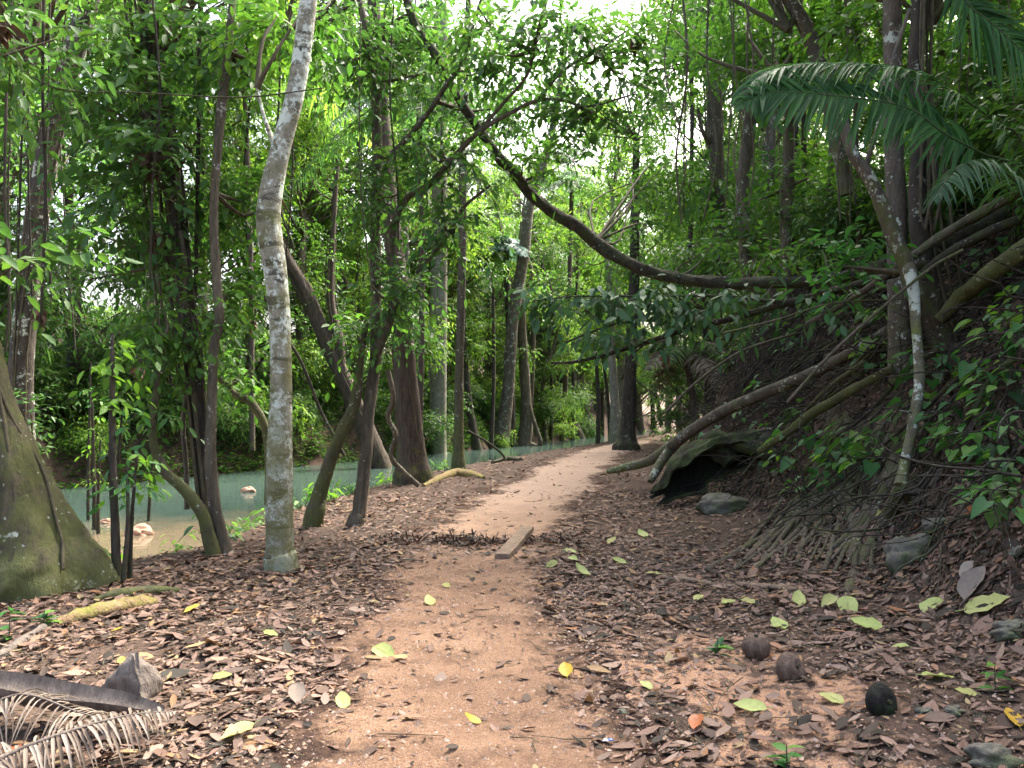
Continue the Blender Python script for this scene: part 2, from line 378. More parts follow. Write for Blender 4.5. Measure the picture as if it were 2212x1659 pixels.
def path_mat():
    m, t, b, o = mat("sandy_gravel"); v = mapped(t, (1, 1, 1))
    n = noise(t, v, 1.3, 6, .65); f = noise(t, v, 110, 4, .7)
    c = ramp(t, n, [(.3, (.25, .145, .088)), (.5, (.37, .218, .132)), (.68, (.49, .30, .185))])
    c = mix(t, ramp(t, f, [(.45, 0.), (.68, .75)]), c, (.6, .40, .27))
    c = mix(t, ramp(t, noise(t, v, 60, 4, .7), [(.5, 0.), (.72, .8)]), c, (.19, .10, .065))
    c = mix(t, ramp(t, noise(t, v, 2.7, 5, .7), [(.5, 0.), (.66, .6)]), c, (.16, .098, .066))
    geo = t.nodes.new("ShaderNodeNewGeometry"); sp = t.nodes.new("ShaderNodeSeparateXYZ"); t.links.new(geo.outputs["Position"], sp.inputs[0])
    c = mix(t, ramp(t, mth(t, 'DIVIDE', sp.outputs[1], 30.), [(.25, 0.), (.5, .6)]), c, (.46, .36, .29))   # paler dry grit further along
    at = nd(t, "ShaderNodeAttribute", attribute_name="rnd")
    ed = ramp(t, mth(t, 'ADD', at.outputs["Fac"], mth(t, 'MULTIPLY', mth(t, 'SUBTRACT', noise(t, v, 3.2, 7, .75), .5), 1.5)), [(.55, 0.), (.82, 1.)])
    c = mix(t, ed, c, ramp(t, noise(t, v, 30, 5, .7), [(.35, (.035, .021, .016)), (.7, (.14, .082, .056))]))
    t.links.new(c, b.inputs["Base Color"]); b.inputs["Roughness"].default_value = .95; b.inputs["Specular IOR Level"].default_value = .15
    bump(t, b, mth(t, 'ADD', mth(t, 'MULTIPLY', noise(t, v, 12, 5, .7), .8), mth(t, 'MULTIPLY', f, .9)), 1., .045); return m
def water_mat():
    m, t, b, o = mat("murky_water"); v = mapped(t, (1, 1, 1))
    geo = t.nodes.new("ShaderNodeNewGeometry"); sp = t.nodes.new("ShaderNodeSeparateXYZ"); t.links.new(geo.outputs["Position"], sp.inputs[0])
    # shallow sand bar colour close to the near bank
    s = mth(t, 'ADD', mth(t, 'MULTIPLY', sp.outputs[1], -.12), mth(t, 'MULTIPLY', sp.outputs[0], .09))
    s = mth(t, 'ADD', s, mth(t, 'MULTIPLY', noise(t, v, .5, 3), .8))
    k = ramp(t, mth(t, 'ADD', s, 2.6), [(.28, 0.), (.62, 1.)])
    c = mix(t, k, (.05, .08, .066), mix(t, noise(t, v, 1.2, 4), (.12, .10, .065), (.20, .155, .10)))
    t.links.new(c, b.inputs["Base Color"]); b.inputs["Roughness"].default_value = .07; b.inputs["IOR"].default_value = 1.33
    bump(t, b, noise(t, mapped(t, (1, 2.2, 1)), 1.6, 2, .5), .25, .05); return m
def flat_mat(name, col, rough=.6):
    m, t, b, o = mat(name); v = mapped(t, (1, 1, 1)); n = noise(t, v, 30, 3)
    t.links.new(mix(t, mth(t, 'MULTIPLY', n, .5), col, tuple(c * .5 for c in col)), b.inputs["Base Color"]); b.inputs["Roughness"].default_value = rough; return m
M_GROUND, M_PATH, M_WATER = ground_mat(), path_mat(), water_mat()
M_GRAVEL = leafmat("gravel", [(.42, .25, .16), (.55, .36, .25), (.6, .45, .36), (.3, .2, .15)], 0, rough=.9)

# ------------------------------------------------------------------ terrain, path, river
def axis(lo, hi, fine_lo, fine_hi, st, gr):
    a = list(np.arange(fine_lo, fine_hi, st)); s = st
    while a[-1] < hi: s *= gr; a.append(a[-1] + s)
    s = st
    while a[0] > lo: s *= gr; a.insert(0, a[0] - s)
    return np.array(a)
ax = axis(-160, 160, -6, 7, .055, 1.07); ay = axis(-12, 260, 2.6, 15, .06, 1.035)
XX, YY = np.meshgrid(ax, ay); ZZ = height(XX, YY)
ny, nx = XX.shape; i = np.arange(ny - 1)[:, None] * nx; j = np.arange(nx - 1)[None]
gm = MB(); gm.add(np.stack([XX, YY, ZZ], -1), np.stack([i + j, i + j + 1, i + nx + j + 1, i + nx + j], -1).reshape(-1, 4))
tag(gm.obj("ground", M_GROUND), kind="structure")
def half_w(y): return np.interp(y, [0, 4, 7.6, 11.3, 14, 24, 45], [.9, .92, 1.04, 1.16, 1.25, 1.25, 1.1])
def path_c(y): return np.interp(y, PY, PX)
_ys = np.arange(-4, 75, .5); _pc = path_c(_ys)
PCs = np.convolve(np.pad(_pc, 6, mode='edge'), np.ones(13) / 13, 'valid')
def path_c(y): return np.interp(y, _ys, PCs)
ys = np.concatenate([np.arange(-2, 16, .07), np.arange(16, 60, .22)])
tt = np.linspace(-1, 1, 36)
hw = half_w(ys)
le = hw * (1 + .5 * fbm(ys * 1.3, ys * 0 + 2, 5)); re = hw * (1 + .5 * fbm(ys * 1.3, ys * 0 + 12, 5))
X = path_c(ys)[:, None] + np.where(tt[None] < 0, tt[None] * le[:, None], tt[None] * re[:, None]); Y = ys[:, None] + 0 * X
Z = height(X, Y) + .012 * (1 - np.abs(tt[None]) ** 6) - .004 * (np.abs(tt[None]) > .99) + .004
pm = MB(); n1, n2 = X.shape; i = np.arange(n1 - 1)[:, None] * n2; j = np.arange(n2 - 1)[None]
pm.add(np.stack([X, Y, Z], -1), np.stack([i + j, i + j + 1, i + n2 + j + 1, i + n2 + j], -1).reshape(-1, 4), 0, np.broadcast_to(np.abs(tt[None, :-1] + .5 / n2), (n1 - 1, n2 - 1)).ravel())
tag(pm.obj("path", M_PATH), kind="structure")
WZ = -.72
wm = MB(); wy = np.array(sorted(set(EY + FY + [3, 25, 30, 55, 60, 90])), float)
a = np.interp(wy, FY, FX) - 1.2; b_ = np.interp(wy, EY, EX) - .2
V = np.concatenate([np.stack([a, wy, a * 0 + WZ], -1), np.stack([b_, wy, b_ * 0 + WZ], -1)]); n = len(wy); i = np.arange(n - 1)
wm.add(V, np.stack([i, i + n, i + n + 1, i + 1], -1)); tag(wm.obj("river_water", M_WATER, smooth=False), kind="structure")

# ------------------------------------------------------------------ tree builder
def near_pt(c, q):
    d = np.linalg.norm(c - q, axis=1) + .8 * np.clip(c[:, 2] - q[2] + .2, 0, None); return c[d.argmin()]
def foliage(mb, cen, rad, n, ls, tm, rng, root=None, m=7, L=(.4, .9), droop=.3, hang=.35, limbs=None, asp=.42, bias=None, lr=.02, tw=.004, tint=(.0, 1.)):
    """one leafy mass: sprays through an ellipsoid, carried by boughs that reach it from root"""
    cen = np.asarray(cen, float); rad = np.asarray(rad, float)
    nb = max(2, int(n / 26))
    nodes = cen + ballpts(nb, rng, .6) * rad * .75
    if root is not None and limbs is not None:
        for q in nodes:
            mid = (root + q) / 2 + rng.normal(0, .08, 3) * np.linalg.norm(q - root) + np.array([0, 0, -.05])
            tube(limbs, [root, mid, q], [lr * 1.3, lr * .8, lr * .35], 5, 3, .1, mi=1, seed=rng.random() * 9)
    a = cen + ballpts(n, rng, .55) * rad
    k = np.linalg.norm(a[:, None] - nodes[None], axis=2).argmin(1)
    o = nodes[k] + (a - nodes[k]) * .45
    d = (a - nodes[k]) + rng.normal(0, .25, (n, 3)) * rad.mean()
    if bias is not None: d = d + np.asarray(bias) * rad.mean()
    tn = tint[0] + (tint[1] - tint[0]) * np.clip(rng.random(nb)[k] * .6 + rng.random(n) * .4, 0, 1)
    sprays(mb, o, d, rng.uniform(L[0], L[1], n), m, ls, tm, asp, droop, rng, tn, hang, tw)
SEED = [100]
def tree(name, label, pts, bk, d=None, dd=None, blobs=(), lm=L_MID, limbs=(), cat="tree", sides=14, flute=0, rough=.08, group=None, top=True, tm=T_MID, vines=0, asp=.5, k=5, sink=.15):
    """pts: (x, y, width) in photo pixels from the base up; d forward distance or None = where the base meets the ground
       dd: added distance at the top; blobs: (x, y, rx, ry, extra distance, sprays, leaf length)"""
    SEED[0] += 1; rng = np.random.default_rng(SEED[0])
    b = G(pts[0][0], pts[0][1]) if d is None else P(pts[0][0], pts[0][1], d)
    D0 = b[1]; n = len(pts); dd = dd or 0
    W_ = [P(x, y, D0 + dd * i / (n - 1)) for i, (x, y, w_) in enumerate(pts)]
    R = [pxm(w_, D0 + dd * i / (n - 1)) / 2 for i, (x, y, w_) in enumerate(pts)]
    W_[0] = b
    if d is None:
        q_ = b + (W_[1] - b) * min(.6, .22 / max(np.linalg.norm(W_[1] - b), .1)); W_ = [b - np.array([0, 0, sink]), b, q_] + W_[1:]; fl_ = 1. if pts[0][2] > 1.15 * pts[1][2] else 1.3; R = [R[0] * 1.1 * fl_, R[0] * fl_, R[0] * (.5 + .5 * fl_) if fl_ > 1 else R[0] * .93] + R[1:]; flute = max(flute, .12)
    if top and pts[-1][1] < 30:                       # leaves the frame: the stem goes on upwards
        t = nrm(W_[-1] - W_[-2]); W_.append(W_[-1] + t * 2.5); R.append(R[-1] * .85)
    e = empty(name, b, label, cat, group)
    mb = MB(); c = tube(mb, W_, R, sides, k, rough, flute=flute, seed=SEED[0]); mb.obj("trunk", bk, e)
    for lp in limbs:
        ml = MB(); q = [P(x, y, D0 + z) for x, y, w_, z in lp]; r = [pxm(w_, D0 + z) / 2 for x, y, w_, z in lp]
        cl = tube(ml, q, r, 8, 4, .08, seed=SEED[0] + 1); ml.obj("branch", bk, e); c = np.vstack([c, cl])
    if vines:
        for s in range(vines):
            mv = MB(); ph = rng.random() * 6; m_ = 16; idx = np.linspace(len(c) * (.28 if flute > .2 else .05), len(c) * .9, m_).astype(int).clip(0, len(c) - 1)
            rr = np.interp(idx, np.arange(len(c)), np.interp(np.arange(len(c)), np.linspace(0, len(c), len(R)), R))
            q = np.array([c[i_] + (r_ + .008) * np.array([math.cos(ph + .12 * u), -abs(math.sin(ph + .12 * u)), 0]) for u, (i_, r_) in enumerate(zip(idx, rr))])
            tube(mv, q, np.full(m_, .012 + .008 * rng.random()), 5, 2, .2); mv.obj("climbing_vine", B_TWIG, e)
    if blobs:
        fo = MB(); lb = fo
        for bl in blobs:
            x, y, rx, ry, ez, ns, ls = bl[:7]; ls *= 1.2; dp = D0 + ez; q = P(x, y, dp)
            r = 1.2 * np.array([pxm(rx, dp), (pxm(rx, dp) + pxm(ry, dp)) * .45, pxm(ry, dp)])
            foliage(fo, q, r, ns, ls, tm, rng, near_pt(c, q), limbs=lb, lr=min(.035, .004 * dp * .5 + .008),
                    L=(ls * 2.5, ls * 5.), asp=asp)
        fo.obj("crown", [lm, B_TWIG], e)
    return e, c
# --------- the trees near the path, left to right
tree("buttressed_tree", "huge moss covered trunk with flaring buttress root at the left edge", [(98, 1275, 240), (66, 1150, 165), (20, 1000, 125), (-22, 880, 100), (-65, 700, 88), (-100, 450, 80), (-130, 200, 75)], B_MOSS, sides=48, flute=.4, rough=.16, vines=3,
     blobs=[(20, 100, 160, 200, .3, 60, .14), (-20, 560, 110, 140, -1.2, 22, .15)], lm=L_DARK, k=7)
left_e, _ = tree("lichen_tree", "tall dark trunk with white lichen patches leaning right beside the mossy buttress", [(44, 1240, 56), (50, 1000, 52), (46, 800, 48), (62, 620, 47), (80, 480, 48), (102, 330, 47), (137, 200, 44), (167, 90, 41), (198, -10, 38)], B_LICH, sides=20, vines=3,
     blobs=[(60, 250, 130, 180, 1, 90, .13), (190, 430, 130, 150, 1.5, 70, .13), (60, 950, 100, 120, -.6, 26, .11), (150, 60, 200, 100, .5, 100, .13)], lm=L_DARK)
tree("vine_clad_tree", "dark slim trunk wrapped in climbing roots rising from the clump by the river", [(475, 1190, 50), (452, 1080, 42), (432, 900, 36), (413, 720, 38), (395, 590, 40), (380, 430, 38), (362, 300, 40), (338, 150, 36), (310, -10, 30)], B_DARK, vines=6, dd=.6,
     blobs=[(330, 330, 170, 200, 0, 200, .14), (260, 520, 170, 110, .5, 120, .14), (330, 90, 200, 120, .4, 160, .14), (400, 700, 110, 120, 0, 75, .13), (200, 230, 120, 120, .6, 80, .13)], lm=L_DARK,
     limbs=[[(425, 850, 26, .1), (330, 800, 10, .3), (260, 740, 5, .4)]])
tree("brown_stemmed_tree", "slender brown and white stem right of the vine clad trunk", [(487, 1200, 30), (465, 1100, 26), (455, 1000, 25), (457, 886, 22), (462, 753, 20), (473, 686, 21), (465, 553, 19), (462, 440, 19), (470, 330, 18), (478, 233, 22), (490, 133, 18), (503, -10, 14)], B_RED,
     blobs=[(500, 120, 120, 120, .5, 80, .13), (520, 640, 70, 90, .6, 40, .13), (510, 420, 80, 90, .8, 60, .13)], lm=L_MID)
tree("bowed_tree", "short mossy stem bowing left out of the riverside clump", [(463, 1203, 26), (437, 1110, 26), (400, 1060, 24), (352, 1012, 22), (330, 940, 16), (338, 840, 12), (345, 740, 8)], B_MOSS,
     blobs=[(345, 720, 60, 70, 0, 34, .12), (330, 900, 45, 50, 0, 14, .12)], lm=L_MID)
tree("hooked_tree", "thin mossy trunk arching over to a hook just left of the pale trunk", [(583, 1090, 24), (582, 1000, 20), (572, 920, 18), (540, 868, 17), (505, 850, 15), (470, 815, 12)], B_MOSS, d=12,
     blobs=[(520, 800, 70, 60, 0, 40, .13)], lm=L_MID)
tree("pale_barked_tree", "crooked pale trunk with white lichen blotches and dark bands in front of the river", [(606, 1232, 76), (604, 1180, 60), (603, 1000, 55), (607, 800, 45), (601, 640, 47), (581, 500, 53), (583, 430, 50), (604, 330, 42), (634, 220, 40), (652, 110, 39), (668, -10, 37)], B_PALE, sides=24, flute=.12, rough=.05,
     blobs=[(600, 60, 110, 90, 1.0, 60, .13)], lm=L_MID, limbs=[[(600, 335, 16, .1), (570, 250, 8, .3), (555, 190, 6, .4)]])
tree("leaning_brown_tree", "stringy brown trunk leaning left over the river from the path edge", [(838, 1045, 48), (803, 960, 38), (766, 870, 34), (735, 800, 33), (698, 720, 33), (655, 620, 30), (615, 555, 26), (560, 440, 20), (510, 360, 15)], B_BROWN, sides=18, vines=5, rough=.13,
     blobs=[(690, 430, 120, 120, .6, 110, .14), (560, 640, 70, 90, .6, 60, .14), (700, 560, 60, 70, 0, 50, .13), (730, 260, 120, 130, .4, 120, .14), (650, 690, 50, 60, 0, 30, .13)], lm=L_MID,
     limbs=[[(735, 800, 24, 0), (733, 740, 22, 0), (715, 650, 18, .1), (717, 553, 14, .2), (725, 400, 12, .2), (735, 300, 8, .3)]])
tree("mossy_leaning_tree", "green mossy trunk slanting right with its foot beside the path", [(675, 1135, 44), (690, 1070, 32), (717, 985, 28), (745, 920, 26), (768, 865, 24), (778, 790, 16), (790, 700, 12)], B_MOSS, blobs=[(760, 720, 50, 60, 0, 26, .13)])
tree("forked_tree", "thin brown trunk forking into long bare branches at the left edge of the path", [(765, 1138, 38), (776, 1100, 30), (791, 980, 27), (797, 886, 26), (812, 770, 25), (812, 660, 24), (811, 540, 24), (815, 340, 22), (808, 170, 20), (790, 60, 16), (775, -10, 14)], B_RED, dd=.5,
     limbs=[[(812, 765, 24, 0), (850, 655, 20, 0), (845, 520, 17, -.1), (871, 437, 15, -.2), (925, 400, 14, -.4), (971, 350, 13, -.5), (1031, 287, 12, -.6), (1098, 247, 10, -.7), (1161, 217, 9, -.8), (1218, 217, 7, -.8), (1271, 230, 6, -.8), (1371, 203, 4, -.9)],
            [(826, 340, 16, .2), (850, 330, 14, 0), (920, 250, 12, -.2), (960, 190, 11, -.3), (1000, 130, 9, -.4), (1020, 60, 8, -.5), (1045, -20, 6, -.5)],
            [(1031, 287, 9, -.6), (1090, 220, 8, -.7), (1140, 160, 7, -.8), (1155, 90, 7, -.8), (1185, -10, 6, -.9)],
            [(900, 590, 8, 0), (960, 520, 9, 0), (1000, 450, 8, -.1), (1060, 400, 6, -.2)],
            [(1161, 217, 7, -.8), (1220, 150, 6, -.8), (1290, 110, 5, -.9), (1370, 55, 4, -.9)]],
     blobs=[(800, 120, 170, 140, 0, 190, .12), (930, 100, 130, 120, 1.2, 90, .12), (1120, 90, 190, 100, -.8, 170, .12), (1100, 240, 140, 80, .6, 60, .12), (1320, 120, 140, 100, -.9, 110, .12), (960, 330, 100, 90, -.4, 80, .12), (820, 400, 90, 120, 0, 90, .12), (960, 480, 80, 80, -.2, 60, .12), (860, 620, 70, 80, -.1, 70, .12), (1250, 250, 120, 60, -.9, 50, .12)], lm=L_DARK)
tree("rough_barked_tree", "stout dark brown trunk with furrowed bark and spreading foot left of the path", [(895, 1042, 88), (890, 990, 66), (883, 900, 54), (875, 800, 48), (867, 690, 44), (856, 570, 41), (842, 450, 38), (832, 350, 34), (822, 200, 30), (812, 60, 27), (806, -10, 25)], B_BROWN, sides=32, flute=.25, rough=.06, vines=2,
     blobs=[(700, 100, 130, 130, .5, 120, .15), (880, 700, 60, 70, -.6, 30, .13)], lm=L_DARK)
tree("smooth_grey_tree", "straight smooth grey trunk standing alone at the water's edge", [(947, 1000, 50), (946, 960, 37), (947, 800, 36), (948, 553, 36), (951, 300, 32), (955, 100, 28), (953, -10, 26)], B_GREY, sides=18, rough=.03)
tree("speckled_mossy_tree", "slim moss speckled trunk just right of the straight grey one", [(991, 1012, 32), (990, 960, 23), (992, 800, 19), (998, 560, 18), (1001, 300, 16), (1008, 100, 13), (1012, -10, 12)], B_MOSS,
     blobs=[(1040, 90, 80, 80, 0, 50, .14), (1010, 40, 130, 80, 1, 90, .13)])
tree("dark_slanting_tree", "thin dark trunk slanting left behind the speckled mossy one", [(1033, 986, 26), (1020, 920, 18), (1010, 840, 15), (1003, 760, 13), (998, 640, 12), (990, 540, 10)], B_DARK, blobs=[(990, 700, 60, 60, 0, 50, .17)])
tree("leaning_lichen_tree", "grey lichen dotted trunk leaning right among the riverside trees", [(1075, 986, 52), (1085, 930, 34), (1097, 850, 27), (1107, 700, 26), (1130, 560, 26), (1143, 450, 21), (1172, 360, 18), (1197, 260, 15), (1215, 150, 12), (1225, 60, 9)], B_SPOT,
     blobs=[(1230, 60, 120, 80, 0, 90, .16), (1180, 130, 150, 110, 1, 130, .16), (1140, 200, 80, 80, 0, 40, .16)])
tree("double_stemmed_tree", "brown trunk with a hooked root at the far water's edge", [(1125, 982, 44), (1137, 920, 28), (1136, 850, 23), (1128, 720, 20), (1124, 600, 18), (1130, 480, 14)], B_RED,
     limbs=[[(1140, 960, 20, 0), (1160, 965, 12, -.2), (1168, 955, 10, -.3), (1160, 930, 9, -.3), (1145, 880, 8, -.2), (1140, 830, 6, 0)]], blobs=[(1170, 640, 60, 80, 0, 60, .2)])
tree("crooked_stem", "thin crooked stem rising between the far riverside trunks", [(1150, 970, 9), (1146, 900, 9), (1152, 780, 9), (1150, 680, 10), (1140, 625, 9), (1149, 590, 9), (1136, 540, 8), (1130, 450, 7)], B_RED, cat="tree")
tree("ivy_wrapped_tree", "leaning trunk wrapped in ivy down to its foot beside the far path", [(1248, 955, 40), (1232, 900, 22), (1218, 850, 20), (1207, 790, 17), (1190, 720, 14), (1170, 640, 12)], B_DARK,
     blobs=[(1240, 920, 22, 35, 0, 60, .1), (1215, 830, 18, 45, 0, 60, .1), (1190, 700, 60, 60, 0, 60, .2)], lm=L_DARK)
tree("slender_leaning_tree", "slender bare trunk leaning left behind the ivy wrapped one", [(1283, 957, 20), (1262, 880, 14), (1240, 820, 13), (1215, 760, 12), (1200, 690, 10)], B_MOSS, blobs=[(1200, 620, 60, 60, 0, 50, .22)])
tree("thin_upright_tree", "very thin upright stem in front of the ivy wrapped trunk", [(1237, 966, 11), (1238, 850, 8), (1240, 700, 7), (1250, 560, 6)], B_DARK, blobs=[(1250, 640, 50, 60, 0, 40, .16)])
tree("pathside_tree", "straight dark trunk with flared foot standing in the bend of the path", [(1352, 972, 64), (1355, 935, 38), (1360, 850, 28), (1364, 720, 24), (1370, 600, 22), (1372, 450, 18), (1375, 300, 14)], B_DARK, sides=18, flute=.2,
     blobs=[(1380, 560, 80, 70, 0, 60, .2), (1380, 300, 110, 120, 0, 120, .18), (1290, 60, 160, 110, 0, 170, .16), (1240, 210, 110, 80, 2, 90, .17)])
tree("grey_far_tree", "grey trunk behind the left side of the tree in the bend", [(1330, 957, 34), (1329, 880, 21), (1322, 780, 18), (1318, 650, 15), (1310, 500, 12)], B_GREY, blobs=[(1310, 560, 80, 90, 0, 80, .25)])
tree("brown_far_tree", "brown trunk right behind the tree in the bend", [(1383, 936, 22), (1378, 870, 16), (1372, 780, 13), (1385, 620, 11)], B_RED, blobs=[(1400, 640, 60, 60, 0, 60, .25)])
for i_, (x, y, x2, y2, w_) in enumerate([(1302, 950, 1290, 700, 7), (1318, 952, 1300, 760, 7), (1292, 958, 1285, 740, 9), (1412, 925, 1395, 760, 9), (1428, 918, 1402, 800, 9), (1440, 920, 1455, 760, 8), (1060, 985, 1065, 620, 8), (1190, 965, 1185, 720, 7)]):
    tree("thin_far_tree", "thin dark tree stem at the far bend of the path", [(x, y, w_ * 1.4), ((x + x2) / 2 + 4, (y + y2) / 2, w_), (x2, y2, w_ * .8)], B_DARK, group="thin stems at the far bend", blobs=[(x2, y2 - 20, 45, 50, 0, 45, .22)], sides=7)
# --------- on the bank to the right
tree("reddish_trunk_tree", "tall reddish brown trunk rising behind the dark bank", [(1560, 640, 34), (1556, 520, 32), (1552, 433, 31), (1545, 300, 34), (1542, 200, 36), (1534, 100, 34), (1526, -10, 30)], B_RED, d=20, vines=2,
     blobs=[(1480, 420, 90, 90, 0, 90, .2), (1440, 100, 120, 120, 0, 110, .2), (1560, 560, 120, 70, -1, 90, .18)], limbs=[[(1543, 318, 14, 0), (1520, 290, 9, -.2), (1507, 235, 7, -.3)]])
tree("twin_branched_tree", "grey trunk forking near the top edge right of the reddish trunk", [(1612, 620, 26), (1608, 500, 27), (1604, 400, 28), (1618, 280, 30), (1632, 180, 32), (1640, 90, 34), (1655, 20, 26), (1672, -20, 20)], B_SPOT, d=17,
     limbs=[[(1640, 90, 24, 0), (1630, 40, 20, 0), (1622, -30, 18, 0)]], blobs=[(1600, 60, 90, 80, .5, 60, .18), (1640, 500, 100, 90, 0, 80, .18)])
tree("blotched_trunk_tree", "pale blotched trunk slanting down behind the big palm fronds", [(1830, 420, 30), (1800, 260, 32), (1775, 150, 34), (1740, 60, 32), (1700, -10, 30)], B_SPOT, d=12, blobs=[(1800, 60, 100, 70, .5, 60, .16)])
bank_e, _ = tree("straight_bank_tree", "thick straight trunk rising out of the root covered bank", [(1952, 905, 56), (1945, 780, 50), (1942, 650, 44), (1936, 450, 42), (1930, 300, 40), (1928, 100, 38), (1927, -10, 38)], B_SPOT, d=9.0, sides=22, flute=.25, rough=.05,
     blobs=[(2060, 200, 120, 120, .8, 80, .14), (1880, 60, 90, 70, .8, 50, .14)])
tree("gnarled_bank_tree", "dark gnarled trunk just right of the thick straight one", [(2060, 800, 60), (2030, 700, 56), (2005, 620, 48), (1985, 480, 40), (1985, 350, 38), (1992, 240, 36), (1978, 130, 32), (1986, -10, 30)], B_DARK, d=8.6, vines=4, rough=.14,
     limbs=[[(1985, 470, 10, -.1), (2010, 440, 12, -.2), (2022, 380, 12, -.2), (2015, 300, 8, -.2)], [(2040, 720, 30, 0), (2110, 722, 34, -.1), (2175, 725, 34, -.1), (2230, 735, 34, -.2)]])
tree("slanting_bank_tree", "lichen spotted trunk slanting left to a broken top under the palm fronds", [(1975, 640, 38), (1958, 575, 34), (1925, 500, 32), (1900, 430, 30), (1872, 375, 27), (1842, 330, 25), (1819, 262, 24)], B_SPOT, d=7.6,
     limbs=[[(1865, 372, 12, 0), (1895, 280, 9, -.1), (1915, 200, 8, -.1), (1935, 110, 8, -.1), (1965, 20, 8, -.1)]], blobs=[(1840, 560, 70, 60, .4, 26, .12)], lm=L_HERB)
e26, c26 = tree("pale_slim_tree", "slim pale spotted stem standing on splayed roots at the front of the bank", [(1945, 1050, 30), (1955, 1000, 21), (1972, 920, 22), (1986, 820, 22), (1980, 720, 21), (1973, 630, 23), (1962, 575, 25), (1945, 540, 18)], B_SLIM, d=6.95, dd=.72)
for rp in ([(1945, 1050, 24), (1905, 1140, 26), (1855, 1223, 26), (1829, 1285, 20)], [(1945, 1050, 20), (1975, 1105, 14), (2010, 1150, 8)], [(1945, 1050, 20), (1925, 1110, 16), (1890, 1180, 13), (1880, 1250, 8)]):
    q = [G(x, y) for x, y, _ in rp]; q[0] = P(*rp[0][:2], 6.95); r = [pxm(w_, p_[1]) / 2 for (_, _, w_), p_ in zip(rp, q)]
    mb = MB(); tube(mb, q, r, 8, 5, .15, seed=rp[1][0]); mb.obj("root", B_ROOT, e26)
tree("far_bank_tree", "dark leaning trunk at the upper right behind the arching fronds", [(2225, 620, 34), (2200, 420, 32), (2165, 300, 28), (2142, 200, 24), (2150, 120, 20), (2160, 40, 18)], B_DARK, d=9.5, blobs=[(2120, 300, 110, 130, .6, 90, .13), (2160, 100, 90, 90, .8, 60, .13)], lm=L_MID)
for i_, (x, w_, dp, lx) in enumerate([(1660, 14, 22, 10), (1700, 26, 15, 5), (1742, 12, 18, -6), (1790, 14, 14, 8), (1858, 12, 13, -10), (1720, 10, 24, 0), (2060, 16, 13, 25), (2110, 14, 12, -20), (1490, 10, 24, 5), (2035, 10, 14, -15), (1630, 9, 26, -6)]):
    tree("thin_bank_tree", "thin upright tree stem growing on top of the bank", [(x, 620, w_ * 1.1), (x + lx * .4, 440, w_), (x + lx, 250, w_ * .9), (x + lx * .4, 80, w_ * .8), (x + lx, -10, w_ * .7)], (B_SPOT, B_RED, B_DARK)[i_ % 3], d=dp, group="thin stems on the bank",
         blobs=[(x, 100, 90, 110, 0, 46, .011 * dp), (x + 10, 400, 80, 90, 0, 40, .011 * dp)], sides=8)
def shade_crown(e, lm, spots, ls=.22):  # unseen foliage above the frame, added to shade the bank and left side
    global RNG
    r_ = np.random.default_rng(len(spots) * 7 + 3); fo = MB()
    for x, y, z, rr, n in spots: foliage(fo, (x, y, z), np.array([rr, rr, rr * .5]), n, ls, T_LO, r_, np.array([x * .7 + e.location[0] * .3, y * .7 + e.location[1] * .3, z - 2.]), limbs=fo, lr=.04, L=(.5, 1.2), m=8, asp=.5)
    fo.obj("crown", [lm, B_TWIG], e)
shade_crown(bank_e, L_MID, [(5.5, 5.5, 8.5, 2.4, 240), (7.5, 9, 9, 2.8, 300), (5, 9, 10, 2.2, 200), (8, 4, 8.5, 2.6, 240), (4.2, 13, 9.5, 2.2, 200), (9, 13, 10, 3, 260), (5.5, 2, 8, 2.3, 200), (6.5, 17, 10, 2.6, 220), (4.2, 7.5, 9.5, 2.2, 260), (6.5, 7, 8.5, 2.6, 260), (6.5, 11.5, 9, 2.6, 260), (4.6, 11, 9.5, 1.8, 180), (9.5, 7.5, 9, 3, 260), (4.8, 15.5, 9.5, 2, 200)])
shade_crown(left_e, L_DARK, [(-6, 7, 8, 2.4, 200), (-3.5, 10, 9, 2.2, 160), (-7, 11, 9, 2.6, 200), (-2.5, 14, 10, 2.4, 180), (-5, 3.5, 8, 2.2, 160)])
# the long trunk arching across the picture
arch = [(2330, 380, 44, 8.2), (2212, 440, 42, 8.6), (2100, 500, 40, 9), (1950, 560, 38, 9.4), (1850, 592, 36, 9.7), (1750, 606, 34, 10), (1600, 612, 34, 10.4), (1500, 606, 34, 10.6), (1400, 585, 33, 10.8), (1325, 553, 33, 11), (1251, 493, 34, 11), (1205, 467, 31, 11), (1151, 423, 31, 11), (1115, 380, 30, 11), (1078, 340, 29, 11), (1038, 283, 26, 11), (1001, 227, 25, 11), (968, 173, 24, 11), (945, 127, 24, 11), (908, 73, 22, 11), (885, 20, 22, 11), (865, -60, 20, 11)]
W_ = [P(x, y, d) for x, y, _, d in arch]
ea = empty("arching_tree", W_[0], "long dark trunk growing out from the bank and arching up across the path", "tree")
mb = MB(); ca = tube(mb, W_, [pxm(w_, d) / 2.6 for _, _, w_, d in arch], 20, 6, .2, seed=4); mb.obj("trunk", B_ARCH, ea)
rng = np.random.default_rng(55); fo = MB(); lb = fo
for x, y, rx, ry, dp, ns, ls in [(1050, 160, 90, 70, 11.6, 24, .13), (880, 60, 110, 80, 11.8, 40, .13), (1180, 330, 110, 70, 10.6, 60, .12), (1500, 540, 90, 30, 11.2, 26, .13), (1650, 560, 120, 30, 10.8, 26, .14), (1800, 540, 90, 30, 10.2, 20, .13), (1400, 400, 140, 130, 14, 170, .13)]:
    q = P(x, y, dp); r = np.array([pxm(rx, dp), pxm(rx + ry, dp) * .45, pxm(ry, dp)]); foliage(fo, q, r, ns, ls, T_MID, rng, near_pt(ca, q), limbs=lb, L=(.3, .6))
